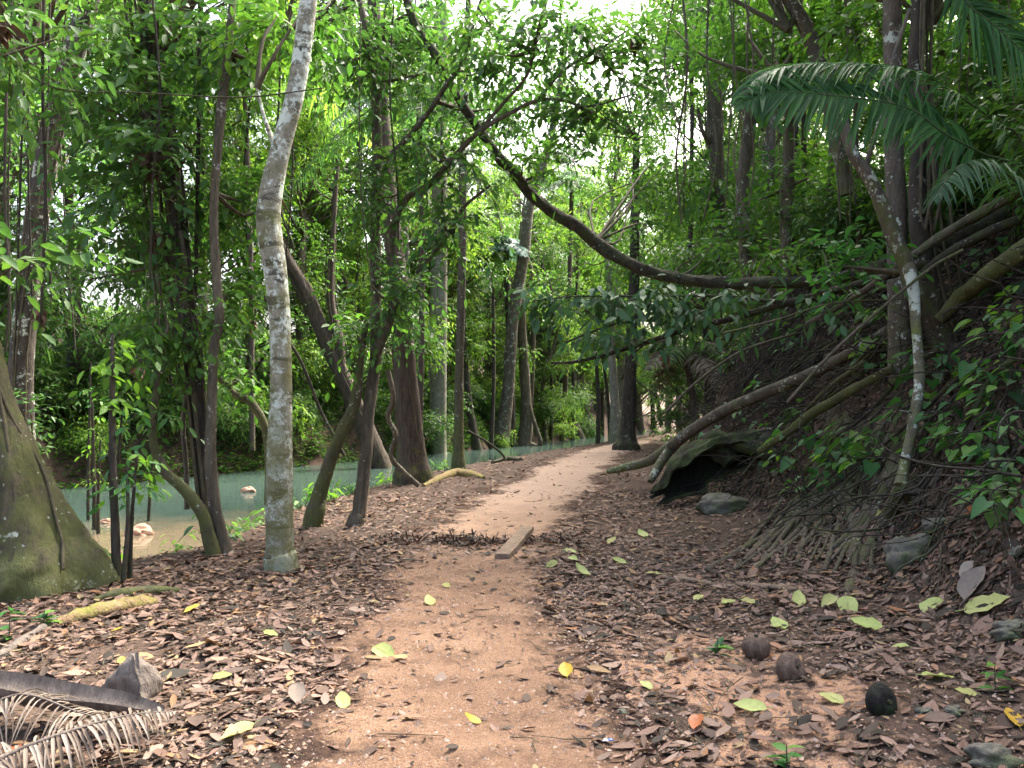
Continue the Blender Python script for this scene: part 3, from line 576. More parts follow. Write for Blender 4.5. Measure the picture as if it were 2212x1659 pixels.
fo.obj("crown", [L_MID, B_TWIG], ea)
# the lower leafy bough reaching left over the path
bough = [(2000, 570, 20, 8.4), (1850, 615, 18, 8.6), (1700, 655, 16, 8.8), (1560, 694, 14, 9), (1480, 712, 13, 9), (1400, 738, 11, 9), (1310, 766, 9, 9), (1240, 782, 7, 9), (1190, 784, 5, 9)]
W_ = [P(x, y, d) for x, y, _, d in bough]
eb = empty("leafy_bough_tree", W_[0], "low dark bough with large drooping leaves reaching left over the path", "tree")
mb = MB(); cb = tube(mb, W_, [pxm(w_, d) / 2 for _, _, w_, d in bough], 10, 5, .12, seed=14); mb.obj("trunk", B_DARK, eb)
for lp in ([(1560, 694, 8, 9), (1440, 690, 6, 8.9), (1330, 700, 5, 8.8), (1220, 740, 4, 8.8)], [(1700, 655, 9, 8.8), (1560, 640, 7, 8.7), (1400, 640, 5, 8.6), (1250, 640, 4, 8.6), (1150, 650, 3, 8.6)], [(1400, 738, 5, 9), (1350, 790, 4, 8.9), (1420, 860, 3, 8.9)]):
    ml = MB(); cl = tube(ml, [P(x, y, d) for x, y, _, d in lp], [pxm(w_, d) / 2 for _, _, w_, d in lp], 6, 4, .1); ml.obj("branch", B_DARK, eb); cb = np.vstack([cb, cl])
fo = MB(); lb = fo
for x, y, rx, ry, dp, ns in [(1170, 650, 60, 40, 8.6, 16), (1270, 650, 80, 40, 8.6, 26), (1390, 650, 90, 50, 8.6, 34), (1330, 720, 90, 40, 8.8, 24), (1490, 670, 80, 40, 8.7, 26), (1600, 650, 70, 40, 8.7, 18), (1740, 640, 80, 40, 8.7, 16)]:
    q = P(x, y, dp); r = np.array([pxm(rx, dp), .45, pxm(ry, dp)]); foliage(fo, q, r, ns, .17, T_HI, rng, near_pt(cb, q), limbs=lb, L=(.25, .5), m=5, lr=.006, hang=.6)
fo.obj("crown", [L_BLUE, B_TWIG], eb)

# ------------------------------------------------------------------ logs and dead wood
def log(name, label, pts, bk, sides=14, rough=.15, cat="log", stubs=(), seed=1, squash=1.):
    W_ = [P(x, y, d) if d else G(x, y, pxm(w_, G(x, y)[1]) * .12) for x, y, w_, d in pts]
    R = [pxm(p[2], q[1]) / 2 for p, q in zip(pts, W_)]
    e = MB(); tube(e, W_, R, sides, 6, rough, seed=seed, squash=squash)
    for st in stubs:
        tube(e, [P(x, y, d) for x, y, w_, d in st], [pxm(w_, d) / 2 for x, y, w_, d in st], 8, 4, .12, seed=seed + 3)
    return tag(e.obj(name, bk, origin=tuple(W_[0])), label, cat)
log("fallen_tree", "bare grey brown trunk sloping down from the bank to a point over the path", [(1312, 1019, 10, 15.2), (1350, 1010, 17, 15), (1410, 992, 22, 14.5), (1480, 940, 25, 13.5), (1560, 890, 25, 12.6), (1650, 850, 25, 11.8), (1750, 808, 24, 11), (1850, 755, 24, 10.3), (1960, 690, 24, 9.7)], B_SPOT, rough=.06,
    stubs=[[(1450, 965, 24, 14), (1425, 1005, 20, 13.8), (1405, 1040, 14, 13.6)]])
log("mossy_pole", "thin green mossy pole lying across the bank below the bare trunk", [(1640, 975, 12, 10.5), (1700, 935, 17, 10.1), (1760, 890, 20, 9.8), (1850, 838, 20, 9.3), (1930, 795, 18, 8.9)], B_MOSS)
for i_, pp in enumerate([[(2240, 400, 26, 8), (2100, 470, 22, 8.2), (1960, 560, 18, 8.3), (1850, 640, 12, 8.4), (1740, 700, 8, 8.5)], [(2240, 520, 40, 7.4), (2140, 590, 40, 7.8), (2080, 640, 34, 8.2), (2030, 690, 24, 8.4)], [(2240, 460, 22, 8), (2150, 495, 22, 8.1), (2050, 545, 18, 8.2), (1990, 590, 12, 8.3)]]):
    log("fallen_branch", ["thin dead branch crossing diagonally in front of the arching trunk's base", "thick mossy dead branch low at the right edge of the bank", "dark dead branch stacked under the arching trunk at the right edge"][i_], pp, [B_ROOT, B_MOSS, B_DARK][i_], seed=i_ + 20, cat="branch")
rng = np.random.default_rng(404)
for k_ in range(64):
    x0, y0 = rng.uniform(1600, 2200), rng.uniform(520, 860); dx, dy = -rng.uniform(160, 420), rng.uniform(60, 230); li = rng.uniform(.08, .4); q = []
    for s in np.linspace(0, 1, 5):
        g_ = G(x0 + dx * s, y0 + dy * s ** 1.2 + rng.normal(0, 6), 0); g_[2] += li * (1 - .7 * s) + .03; q.append(g_)
    if max(np.linalg.norm(q[i + 1] - q[i]) for i in range(4)) > 2.2: continue
    e = MB(); w0 = rng.uniform(.008, .045); tube(e, q, np.linspace(1, .45, 5) * w0, 8, 4, .12, seed=k_)
    tag(e.obj("dead_branch", (B_DARK, B_ROOT, B_ROT)[k_ % 3], origin=tuple(q[0])), "dead branch caught in the dark tangle on the bank face", "branch", "dead branches tangled on the bank")
# hollow log: open shell
def hollow():
    a, b2 = G(1430, 1095), P(1640, 965, 12.2); a = a + np.array([0, 0, .22]); e = MB()
    q = spline([a, (a + b2) / 2 + np.array([-.05, 0, .12]), b2], 18); t = nrm(np.gradient(q, axis=0)); u = nrm(np.cross(t, [0, 0, 1.])); v = np.cross(u, t)
    n = len(q); m = 44; f0 = np.arange(n)[:, None] / n; lo = .5 + .5 * fbm(f0 * 6, f0 * 0 + 4, 3); hi = np.pi + 1.5 + .5 * fbm(f0 * 6, f0 * 0 + 8, 3); th = lo + (hi - lo) * np.linspace(0, 1, m)[None]
    ro = .46 * (1 + .35 * fbm(th * 1.2 + 3, f0 * 5, 3) + .10 * fbm(th * 7, f0 * 6, 3)) * (1 - .35 * f0) * (.42 + .58 * ss(0, .4, f0)) * (1 + .12 * vn(th * 9, f0 * 1.5))
    ring = lambda r: q[:, None] + r[..., None] * (np.cos(th)[..., None] * u[:, None] + np.sin(th)[..., None] * v[:, None])
    out, inn = ring(ro), ring(ro * .84 - .01); sh = (.30 * fbm(th[0] * 2.5, th[0] * 0, 3) + .05)[:, None]; out[0] -= t[0] * sh; inn[0] -= t[0] * sh
    i = np.arange(n - 1)[:, None] * m; j = np.arange(m - 1)[None]; F = np.stack([i + j, i + j + 1, i + m + j + 1, i + m + j], -1).reshape(-1, 4)
    e.add(out, F); e.add(inn, F[:, ::-1], 1)
    V = np.concatenate([out[0], inn[0]]); jj = np.arange(m - 1); e.add(V, np.stack([jj, jj + m, jj + m + 1, jj + 1], -1))
    for s in (0, m - 1):
        V = np.concatenate([out[:, s], inn[:, s]]); kk = np.arange(n - 1); e.add(V, np.stack([kk, kk + 1, kk + n + 1, kk + n], -1))
    jj = np.arange(m); capv = np.vstack([out[-1], out[-1].mean(0)]); e.add(capv, np.stack([jj[:-1], jj[1:], np.full(m - 1, m)], -1), 1)
    tag(e.obj("hollow_log", [B_ROT, B_HUSKD], origin=tuple(a)), "hollow rotten log with dark open mouth and mossy top at the foot of the bank", "log")
hollow()
log("knobbly_root_log", "twisted mossy limb on top of the hollow log", [(1580, 1000, 40, 12.2), (1540, 950, 44, 12.4), (1600, 960, 36, 12.1), (1680, 985, 26, 11.6), (1720, 1010, 14, 11.3)], B_ROT, rough=.3, seed=9)
log("rotten_log", "short crumbling tan log on the leaves at the lower left", [(120, 1352, 26, 0), (180, 1335, 38, 0), (240, 1325, 42, 0), (300, 1312, 40, 0), (335, 1303, 26, 0)], B_LOG, rough=.3, squash=.8, seed=31)
log("mossy_log", "green mossy log lying at the foot of the buttressed trunk", [(205, 1303, 22, 0), (260, 1290, 30, 0), (330, 1283, 26, 0), (390, 1280, 12, 0)], B_MOSS, rough=.2, seed=33)
log("driftwood_branch", "bent brown branch lying by the foot of the furrowed trunk", [(915, 1052, 10, 0), (950, 1036, 16, 0), (985, 1026, 22, 0), (1020, 1030, 20, 0), (1045, 1035, 10, 0)], B_LOG, cat="branch", seed=35)
log("dark_driftwood", "short dark branch on the leaves below the riverside trees", [(1065, 1000, 8, 0), (1095, 994, 14, 0), (1125, 996, 10, 0)], B_DARK, cat="branch", seed=36)
log("left_log", "weathered grey stick heap log at the lower left edge", [(-30, 1440, 20, 0), (40, 1395, 22, 0), (110, 1350, 18, 0), (130, 1335, 10, 0)], B_SHEATH, seed=37)
log("stick_piece", "short brown stick lying uphill of the two coconuts", [(1835, 1432, 13, 0), (1870, 1420, 15, 0), (1905, 1408, 16, 0)], B_PLANK, sides=9, seed=38, cat="stick")

# ------------------------------------------------------------------ roots over the bank
rng = np.random.default_rng(21)
er = empty("bank_tree_roots", G(1950, 940), "fan of long bare roots spreading down the bank to the leaf litter", "roots")
for k_ in range(34):
    x0, y0 = 1800 + rng.random() * 190, 870 + rng.random() * 130; x1 = 1560 + k_ * 9.5 + rng.normal(0, 14); y1 = 1225 - abs(x1 - 1740) * .10 + rng.normal(0, 18)
    xs = np.linspace(0, 1, 7); q = []; w0 = rng.uniform(7, 26) if k_ % 3 else rng.uniform(22, 34)
    for s in xs:
        g = G(x0 + (x1 - x0) * s + math.sin(s * 5 + k_) * 9, y0 + (y1 - y0) * (s ** .85) + rng.normal(0, 3)); g[2] += .025; q.append(g)
    r = [max(pxm(w0, 8) / 2 * (1 - .65 * s), .006) for s in xs]
    mb = MB(); tube(mb, q, r, 7, 4, .18, seed=k_); mb.obj("root", B_ROOT, er)
for k_ in range(26):       # dangling rootlets and dead twigs on the upper bank face
    x0, y0 = rng.uniform(1540, 1920), rng.uniform(640, 860); d0 = G(x0, y0)
    q = [d0 + np.array([0, -.05, .05])]
    for s in range(5): q.append(q[-1] + np.array([rng.normal(-.12, .12), rng.normal(-.05, .05), -rng.uniform(.05, .22)]))
    mb = MB(); tube(mb, q, np.linspace(.012, .003, 6) * rng.uniform(.6, 1.8), 5, 3, .2); mb.obj("root", B_ROOT, er)

mb = MB()          # brambles and fine roots matted over the bank face
for k_ in range(1600):
    y_ = rng.uniform(5, 18); x_ = float(np.interp(y_, RY, RX)) + rng.uniform(.5, 3.8); q = np.array([x_, y_, float(height(x_, y_)) + rng.uniform(.05, .35)]); pts_ = [q]; dv = nrm(np.array([rng.normal(-.5, .6), rng.normal(-.3, .5), rng.normal(-.4, .5)]))
    for s in range(4): q = q + dv * rng.uniform(.1, .3) + rng.normal(0, .05, 3); q[2] = max(q[2], float(height(q[0], q[1])) + .01); pts_.append(q)
    tube(mb, pts_, np.linspace(1, .4, 5) * rng.uniform(.003, .014), 4, 2, .1)
for k_ in range(420):          # roots hanging down the steep end of the bank
    g_ = G(rng.uniform(1480, 1780), rng.uniform(600, 820)); q = g_ + np.array([-.05, -.12, .12]); pts_ = [q]
    for s in range(6):
        q = q + np.array([rng.normal(-.09, .07), rng.normal(-.05, .05), -rng.uniform(.08, .24)]); q[2] = max(q[2], float(height(q[0], q[1])) + .03); pts_.append(q)
    tube(mb, pts_, np.linspace(1, .35, 7) * rng.uniform(.004, .016), 4, 2, .15)
tag(mb.obj("root_tangle", B_DARK), "mat of fine bare roots and dead brambles over the bank face", "roots", kind="stuff")
# ------------------------------------------------------------------ lianas and thin twigs
def liana(label, pts, wpx, dp, bk=B_DARK, grp=None):
    W_ = [P(x, y, dp) for x, y in pts]; e = MB(); tube(e, W_, [pxm(wpx, dp) / 2] * len(W_), 7, 5, .12, seed=pts[0][0]); return tag(e.obj("liana", bk, origin=tuple(W_[-1])), label, "vine", grp)
liana("straight black liana hanging between the vine clad trunk and the brown stem", [(431, -20), (430, 200), (427, 400), (423, 600), (415, 760), (418, 900)], 9, 9.6)
liana("thin brown liana twisting up in front of the dark slim trunk", [(404, 1100), (402, 1000), (395, 920), (405, 840), (412, 780), (396, 700), (402, 600), (390, 500)], 11, 9.4, B_RED)
liana("long thin vine sweeping down from the upper left corner", [(-10, 110), (120, 190), (300, 200), (520, 210), (700, 190)], 3, 7.5)
liana("black vine hanging near the left picture edge", [(95, -20), (92, 200), (98, 420), (88, 700)], 7, 8)
liana("thin dark vine at the very left of the picture", [(14, 200), (10, 420), (20, 640), (12, 760)], 6, 7)
liana("twisted rope like liana coiled at the furrowed trunk's foot", [(838, 800), (850, 860), (838, 900), (855, 940), (845, 985), (868, 1015), (905, 1050)], 12, 13.4, B_RED)
liana("slack dark vine curving through the leaves above the path's left", [(560, 620), (600, 700), (650, 780), (690, 880), (720, 940), (745, 985)], 7, 11)
liana("looping thin vine below the hooked far root", [(1010, 930), (1060, 960), (1090, 990), (1060, 1000)], 5, 18)
liana("thin bare twig slanting over the front of the bank", [(1700, 870), (1790, 770), (1900, 670), (2010, 580), (2080, 540)], 7, 7.4, B_ROOT)
liana("fine bare twig running level across the dark bank", [(1560, 720), (1680, 690), (1800, 655), (1960, 645)], 4, 8.0, B_ROOT)
liana("long thin twig bending down past the bank's left end", [(1440, 890), (1500, 830), (1600, 760), (1720, 720)], 6, 11, B_ROOT)
for k_ in range(22):
    x = rng.uniform(1440, 2180); dp = rng.uniform(8, 15)
    liana("thin vine dangling among the leaves above the bank", [(x, -20), (x + rng.normal(0, 12), 150), (x + rng.normal(0, 14), 330), (x + rng.normal(0, 18), rng.uniform(420, 560))], rng.uniform(2.5, 5), dp, B_ROOT, "vines above the bank")
for k_ in range(14):
    x = rng.uniform(20, 900); dp = rng.uniform(8, 14)
    liana("thin vine dangling among the riverside leaves", [(x, -20), (x + rng.normal(0, 12), 200), (x + rng.normal(0, 14), 400), (x + rng.normal(0, 18), rng.uniform(500, 760))], rng.uniform(2.5, 5), dp, B_DARK, "vines by the river")

# ------------------------------------------------------------------ palms
def frond(rach, lm, ln, n, rng, wid=.035, droop=.35, parent=None, name="frond", fold=.35, ang=.6, rw=.012, up=(0, 0, 1.), one=False, s0=.12):
    """rach: world points base->tip; leaflets both sides"""
    q = spline(rach, 8); m = len(q); t = nrm(np.gradient(q, axis=0)); e = MB()
    tube(e, q[::3] if (m - 1) % 3 == 0 else np.vstack([q[::3], q[-1]]), np.linspace(rw, rw * .2, len(q[::3]) + (0 if (m - 1) % 3 == 0 else 1)), 6, 2, .03, mi=1)
    s = np.linspace(s0, 1, n); idx = s * (m - 1); A = np.stack([np.interp(idx, np.arange(m), q[:, k]) for k in range(3)], -1); T = nrm(np.stack([np.interp(idx, np.arange(m), t[:, k]) for k in range(3)], -1))
    for sg in ((1,) if one else (1, -1)):
        side = nrm(np.cross(T, up)) * sg
        prof = ln * (np.sin(np.clip(s * .93 + .1, 0, 1) * np.pi) ** .6 * .9 + .12) * rng.uniform(.88, 1.08, n)
        dr = nrm(T * ang + side + rng.normal(0, .05, (n, 3)) + np.array([0, 0, .1]))
        nn = nrm(np.cross(side, T) * sg * -1 + rng.normal(0, .12, (n, 3)))
        drp = droop * rng.uniform(.5, 1.6, n); prof = prof * np.where(rng.random(n) < .07, rng.uniform(.05, .6, n), 1.); wid_ = wid * rng.uniform(.7, 1.15, (n, 1)); dr = nrm(dr + rng.normal(0, .07, (n, 3)))
        V = []; tv = [0, .2, .5, .8, 1]; wv = [.3, 1, .85, .5, .04]
        X = nrm(np.cross(dr, nn))
        for a, w_ in zip(tv, wv):
            c_ = A + dr * (prof * a)[:, None] + np.array([0, 0, -1.]) * (drp * prof * a * a)[:, None]
            V += [c_ - X * wid_ * w_ * .5 - nn * wid_ * w_ * fold * .5, c_ + nn * wid_ * w_ * fold * .3, c_ + X * wid_ * w_ * .5 - nn * wid_ * w_ * fold * .5]
        V = np.stack(V, 1); F = []
        for k in range(4):
            a = 3 * k; F += [(a, a + 1, a + 4, a + 3), (a + 1, a + 2, a + 5, a + 4)]
        F = np.array(F); f = (F[None] + (np.arange(n) * 15)[:, None, None]).reshape(-1, 4)
        e.add(V, f, 0, np.repeat(rng.random(n), 8))
    return e.obj(name, [lm, B_SHEATH if lm is L_DRY else L_PET], parent, origin=None if parent else tuple(q[0]))
rng = np.random.default_rng(77)
base = P(2330, 620, 6.6)
pe = empty("arching_palm", base, "palm whose long green fronds arch in from the right above the bank", "palm")
F_ = lambda L_: [P(x, y, d) for x, y, d in L_]
frond([base] + F_([(2212, 318, 6.6), (2160, 270, 6.5), (2042, 188, 6.3), (1975, 157, 6.2), (1908, 143, 6.1), (1808, 137, 6.0), (1708, 143, 5.9), (1640, 165, 5.8), (1592, 215, 5.7)]), L_PALM, .46, 92, rng, .034, .5, pe, s0=.2, ang=1.5, up=(0, -.45, .9))
frond([base] + F_([(2212, 380, 6.4), (2125, 333, 6.3), (2042, 290, 6.1), (1975, 240, 6.0), (1908, 220, 5.9), (1808, 207, 5.8), (1725, 200, 5.7), (1655, 202, 5.7), (1590, 228, 5.6)]), L_PALM, .43, 100, rng, .04, .35, pe, s0=.25, ang=.8, up=(0, -.95, .35))
frond([P(2060, -60, 6), P(2092, 10, 6), P(2142, 50, 6), P(2212, 117, 6), P(2300, 230, 6.1)], L_PALM, .42, 60, rng, .034, .4, pe, s0=.02, ang=.8, up=(0, -.9, .4))
frond([base] + F_([(2250, 460, 6.3), (2180, 380, 6.2), (2110, 350, 6.1), (2060, 370, 6.0), (2020, 430, 5.9)]), L_BLUE, .35, 40, rng, .03, .8, pe, s0=.3)
tm_ = MB(); tube(tm_, [G(2330, 900), (G(2330, 900) + base) / 2, base], [.12, .1, .09], 12, 4, .1); tm_.obj("trunk", B_BROWN, pe)
def palm(label, x, y, yc, dp, n, ln, lf, bk, lms, rng, wid=.05, trw=13, lean=0, nl=46, r0=None):
    b = G(x, y) if dp is None else P(x, y, dp); dp = b[1]
    e = empty("palm_tree", b, label, "palm"); c = P(x + lean, yc, dp)
    mb = MB(); tube(mb, [b - np.array([0, 0, .2]), (b + c) / 2 + np.array([.1, 0, 0]), c], [pxm(trw, dp) / 2 * 1.2, pxm(trw, dp) / 2, pxm(trw, dp) / 2], 12, 8, .08); mb.obj("trunk", bk, e)
    for k in range(n):
        a = 2 * np.pi * k / n + rng.normal(0, .2); el = rng.uniform(.15, 1.2); L0 = ln * rng.uniform(.8, 1.1)
        h = np.array([math.cos(a), math.sin(a), 0]); pts = []
        for s in np.linspace(0, 1, 6): pts.append(c + h * L0 * (math.cos(el) * s + .12 * s * s) + np.array([0, 0, L0 * (math.sin(el) * s - (.55 + .3 * rng.random() * 0 + .25) * s * s)]))
        frond(pts, lms[k % len(lms)], lf, nl, rng, wid, .5, e, s0=.15, rw=.02)
    return e
palm("palm tree with drooping bluish fronds between the riverside trunks", 1106, 985, 540, None, 15, 2.7, .8, B_DARK, [L_SILV, L_SILV, L_PALM], rng, .085, 15, -14)
palm("feathery palm tree behind the leaning lichen dotted trunk", 1215, 960, 400, None, 14, 3.6, .9, B_BROWN, [L_FARD, L_BLUE], rng, .07, 10, 20)
palm("feathery palm tree in the upper left behind the pale trunk", 545, 960, 120, 26, 14, 4.2, 1.0, B_BROWN, [L_FARD, L_FAR], rng, .08, 10, -20)
palm("low shaggy palm at the far right of the path's bend", 1500, 930, 770, 30, 12, 2.6, .8, B_BROWN, [L_FARD, L_DRY], rng, .07, 14, -20)
palm("palm tree showing feathery fronds above the forked tree", 905, 985, 230, 24, 12, 3.8, .9, B_BROWN, [L_BLUE, L_FARD], rng, .07, 12, 0)

# ------------------------------------------------------------------ saplings and herbs
def sapling(label, x, y, ytop, w_, rng, lm=L_LIME, lean=0, ls=.13, n=10, group=None, name="sapling", y0=None, tm=T_HI):
    b = G(x, y); dp = b[1]; top = P(x + lean, ytop, dp + rng.normal(0, .1)); e = empty(name, b, label, "sapling", group)
    mid = (b + top) / 2 + np.array([rng.normal(0, .04), 0, 0]); mb = MB(); c = tube(mb, [b - np.array([0, 0, .1]), mid, top], [pxm(w_, dp) / 2 * 1.3, pxm(w_, dp) / 2, pxm(w_, dp) / 4], 7, 8, .12, seed=x); mb.obj("stem", B_DARK, e)
    fo = MB(); y0 = y0 or (y * .35 + ytop * .65); zl = P(x, y0, dp)[2]; zs = rng.uniform(zl, top[2], n); A = np.stack([np.interp(zs, c[:, 2], c[:, k]) for k in range(3)], -1)
    D = nrm(rng.normal(0, 1, (n, 3)) * np.array([1, .8, .15]) + np.array([0, 0, .35]))
    sprays(fo, A, D, rng.uniform(.15, .38, n), 4, ls, tm, .4, .4, rng, None, .5, .0025); fo.obj("leaves", [lm, B_TWIG], e); return e
rng = np.random.default_rng(31)
for k_, (x, y, yt, w_, lean, ls, lm, n, lab) in enumerate([
    (205, 1215, 860, 8, -6, .12, L_LIME, 9, "leftmost thin dark sapling on the riverbank"), (213, 1225, 950, 7, 4, .11, L_LIME, 7, "short lime leaved sapling beside the mossy buttress"),
    (255, 1262, 720, 16, -12, .14, L_LIME, 14, "mossy footed sapling with yellow green leaves high up its stem"), (243, 1250, 880, 8, 22, .13, L_HERB, 10, "sapling with pale drooping lime leaves in front of the river"),
    (265, 1262, 1010, 9, 10, .13, L_HERB, 10, "low sapling with a star of bright green leaves"), (280, 1255, 980, 8, 16, .12, L_LIME, 8, "sapling standing right of the mossy footed one"),
    (318, 1190, 960, 6, 14, .1, L_HERB, 6, "slender sapling left of the bowed mossy stem"), (190, 1190, 780, 6, 6, .12, L_HERB, 9, "thin sapling rising over the river at the left")]):
    sapling(lab, x, y, yt, w_, rng, lm, lean, ls, n)
for (x, y, yt, lab) in [(620, 1225, 1165, "small green seedling in front of the pale trunk's foot"), (1700, 1675, 1610, "crumpled dark green leafy plant at the bottom edge"), (20, 1380, 1320, "little green seedling at the lower left edge"), (95, 1360, 1300, "pale seedling behind the rotten log"), (1550, 1420, 1380, "small seedling left of the upright coconut"), (2150, 1500, 1440, "tiny grey green plant at the lower right")]:
    b = G(x, y); e = empty("seedling", b, lab, "plant"); mb = MB(); tube(mb, [b, b + np.array([0, 0, pxm(y - yt, b[1])])], [.004, .002], 5, 2); mb.obj("stem", B_TWIG, e)
    fo = MB(); n = 9; A = b + np.array([0, 0, 1.]) * (rng.random(n) * pxm(y - yt, b[1]))[:, None]; D = rng.normal(0, 1, (n, 3)); D[:, 2] = .3
    leaves(fo, A, D, rng.normal(0, .3, (n, 3)) + np.array([0, 0, 1.]), rng.uniform(.06, .12, n), .5, T_HI, 0, None, .3, -.3, rng); fo.obj("leaves", L_HERB, e)
# understory herbs on the bank: each plant a tuft of arrow shaped leaves
def herb_proto(seed, n, ls, tm, lm, asp):
    r_ = np.random.default_rng(seed); e = MB(); s = MB(); a = r_.random(n) * 6.28; el = r_.uniform(.3, 1.2, n); L_ = r_.uniform(.12, .34, n)
    tip = np.stack([np.cos(a) * np.cos(el), np.sin(a) * np.cos(el), np.sin(el)], -1) * L_[:, None]
    d = np.stack([np.cos(a), np.sin(a), -.35 + r_.normal(0, .2, n)], -1); nn = r_.normal(0, .25, (n, 3)) + np.array([0, 0, 1.]) + d * .3
    leaves(e, tip, d, nn, ls * r_.uniform(.6, 1.25, n), asp, tm, 0, None, .22, -.25, r_)
    twigs(s, np.zeros((n, 3)), tip * .5 + np.array([0, 0, .03]), tip, np.full(n, .003), 0)
    return e.mesh("leaves", [lm]), s.mesh("stems", [B_TWIG])
HP = [herb_proto(1, 12, .13, T_HEART, L_HERB, .75), herb_proto(2, 16, .11, T_HI, L_HERB, .45), herb_proto(3, 10, .15, T_HEART, L_DARK, .7), herb_proto(4, 14, .12, T_HI, L_LIME, .42)]
def herb(x, y, k, sc, lab, grp, world=None):
    b = G(x, y) if world is None else world
    sc *= float(np.interp(b[1], [3.5, 7.5], [.5, 1.])); e = empty("herb_plant", b, lab, "plant", grp); e.scale = (sc,) * 3; e.rotation_euler = (0, 0, RNG.random() * 6.28)
    for nm_, me in zip(("leaves", "stems"), HP[k]): o = bpy.data.objects.new(nm_, me); link(o); o.parent = e
rng = np.random.default_rng(8)
cl = [(2080, 960, 55, 40, 9), (2160, 880, 40, 60, 7), (2180, 740, 50, 60, 7), (1900, 760, 60, 60, 8), (1860, 1000, 45, 35, 8), (2160, 1080, 50, 30, 5), (1680, 900, 60, 50, 7), (1800, 1020, 90, 40, 8), (2140, 640, 60, 60, 4), (2190, 960, 30, 40, 4), (1600, 1000, 70, 40, 6), (2060, 830, 50, 30, 4), (2120, 1110, 60, 25, 4), (1700, 760, 80, 50, 6)]
for x, y, sx, sy, n in cl:
    for _ in range(int(n * 1.15)): herb(x + rng.normal(0, sx * .7), y + rng.normal(0, sy * .7), int(rng.choice([0, 0, 1, 2, 3], p=[.25, .2, .25, .15, .15])), rng.uniform(.9, 1.7), "green leafy herb growing on the steep shaded bank", "herbs on the bank")
for _ in range(46):
    herb(rng.uniform(1400, 1500), rng.uniform(850, 965), int(rng.choice([1, 2, 3])), rng.uniform(1.2, 2.2), "low green plant beside the far bend of the path", "plants at the far bend")
for _ in range(90):
    y_ = rng.uniform(6.8, 24); x_ = float(np.interp(y_, EY, EX)) - rng.uniform(.1, 1.0); herb(0, 0, int(rng.choice([1, 3])), rng.uniform(.7, 1.5), "small green plant at the river's near edge", "plants on the near riverbank", np.array([x_, y_, float(height(x_, y_))]))

# ------------------------------------------------------------------ the forest behind
def forest_proto(seed, H, cr, lm, ls, n, bk, low=.35):
    """tall forest tree: trunk, boughs, many clumps of leaves from low on the stem to the top"""
    r_ = np.random.default_rng(seed); t = MB(); fo = MB(); lb = fo
    tp = np.array([[0, 0, -.5], [r_.normal(0, .2), 0, H * .35], [r_.normal(0, .5), r_.normal(0, .3), H * .7], [r_.normal(0, .8), r_.normal(0, .4), H]])
    c = tube(t, tp, [.26, .19, .13, .04], 8, 6, .08, seed=seed)
    nc = 24
    for k in range(nc):
        z = H * (low + (1 - low) * (k + .5) / nc); a = r_.random() * 6.28; rr = cr * r_.uniform(.35, 1.) * (1 - .35 * abs(z / H - .7))
        q = np.array([math.cos(a) * rr, math.sin(a) * rr, z]); rad = np.array([1, 1, .6]) * cr * r_.uniform(.3, .5)
        foliage(fo, q, rad, n // nc, ls, T_LO, r_, near_pt(c, q - np.array([0, 0, 1.5])), limbs=lb, lr=.045, L=(ls * 2.2, ls * 5), m=8, tw=.008, asp=.5)
    return t.mesh("trunk", [bk]), fo.mesh("crown", [lm, B_TWIG])
FP = [forest_proto(1, 22, 4.0, L_FAR, .24, 2100, B_GREY, .14), forest_proto(2, 26, 4.4, L_FARD, .25, 2100, B_SPOT, .18), forest_proto(3, 15, 3.4, L_FAR, .21, 1900, B_RED, .1),
      forest_proto(4, 28, 4.8, L_FAR, .29, 2100, B_GREY, .22), forest_proto(5, 12, 3.0, L_FARD, .2, 1700, B_DARK, .08)]
def bush_proto(seed, R_, lm, ls, n):
    r_ = np.random.default_rng(seed); fo = MB(); lb = fo
    for k in range(5):
        q = np.array([r_.normal(0, R_ * .5), r_.normal(0, R_ * .5), R_ * r_.uniform(.5, 1.3)]); foliage(fo, q, np.array([1, 1, .8]) * R_ * .6, n // 5, ls, T_LO, r_, np.zeros(3), limbs=lb, lr=.02, L=(ls * 2, ls * 4.5), m=7, tw=.005, asp=.48)
    return (fo.mesh("leaves", [lm, B_TWIG]),)
BP = [bush_proto(11, 1.2, L_FAR, .19, 420), bush_proto(12, 1.5, L_FARD, .2, 460), bush_proto(13, 1.0, L_MID, .16, 380)]
def put(name, meshes, names, x, y, sc, lab, cat, grp, z=None, rng=RNG):
    e = empty(name, (x, y, float(height(x, y)) if z is None else z), lab, cat, grp); e.scale = (sc, sc, sc * rng.uniform(.85, 1.15)); e.rotation_euler = (0, 0, rng.random() * 6.28)
    for nm_, me in zip(names, meshes): o = bpy.data.objects.new(nm_, me); link(o); o.parent = e
rng = np.random.default_rng(5)
def fx(y): return float(np.interp(y, FY, FX))
# beyond the river
cnt = 0
for row, (off, st, kinds) in enumerate([(1.8, 3.3, (2, 4, 0)), (6, 4.2, (0, 1, 2)), (13, 5.5, (0, 1, 3)), (24, 8, (1, 3, 3))]):
    y = 12.
    while y < 100:
        x = fx(y) - off - rng.random() * 2.5
        if abs(x) < y * .8 + 4 and not (row == 3 and rng.random() < .55) and not (row == 2 and rng.random() < .25):
            put("forest_tree", FP[int(rng.choice(kinds))], ("trunk", "crown"), x, y + rng.normal(0, .8), rng.uniform(.8, 1.2), "leafy green tree in the forest across the river", "tree", "trees across the river", rng=rng); cnt += 1
        y += st * rng.uniform(.8, 1.3)
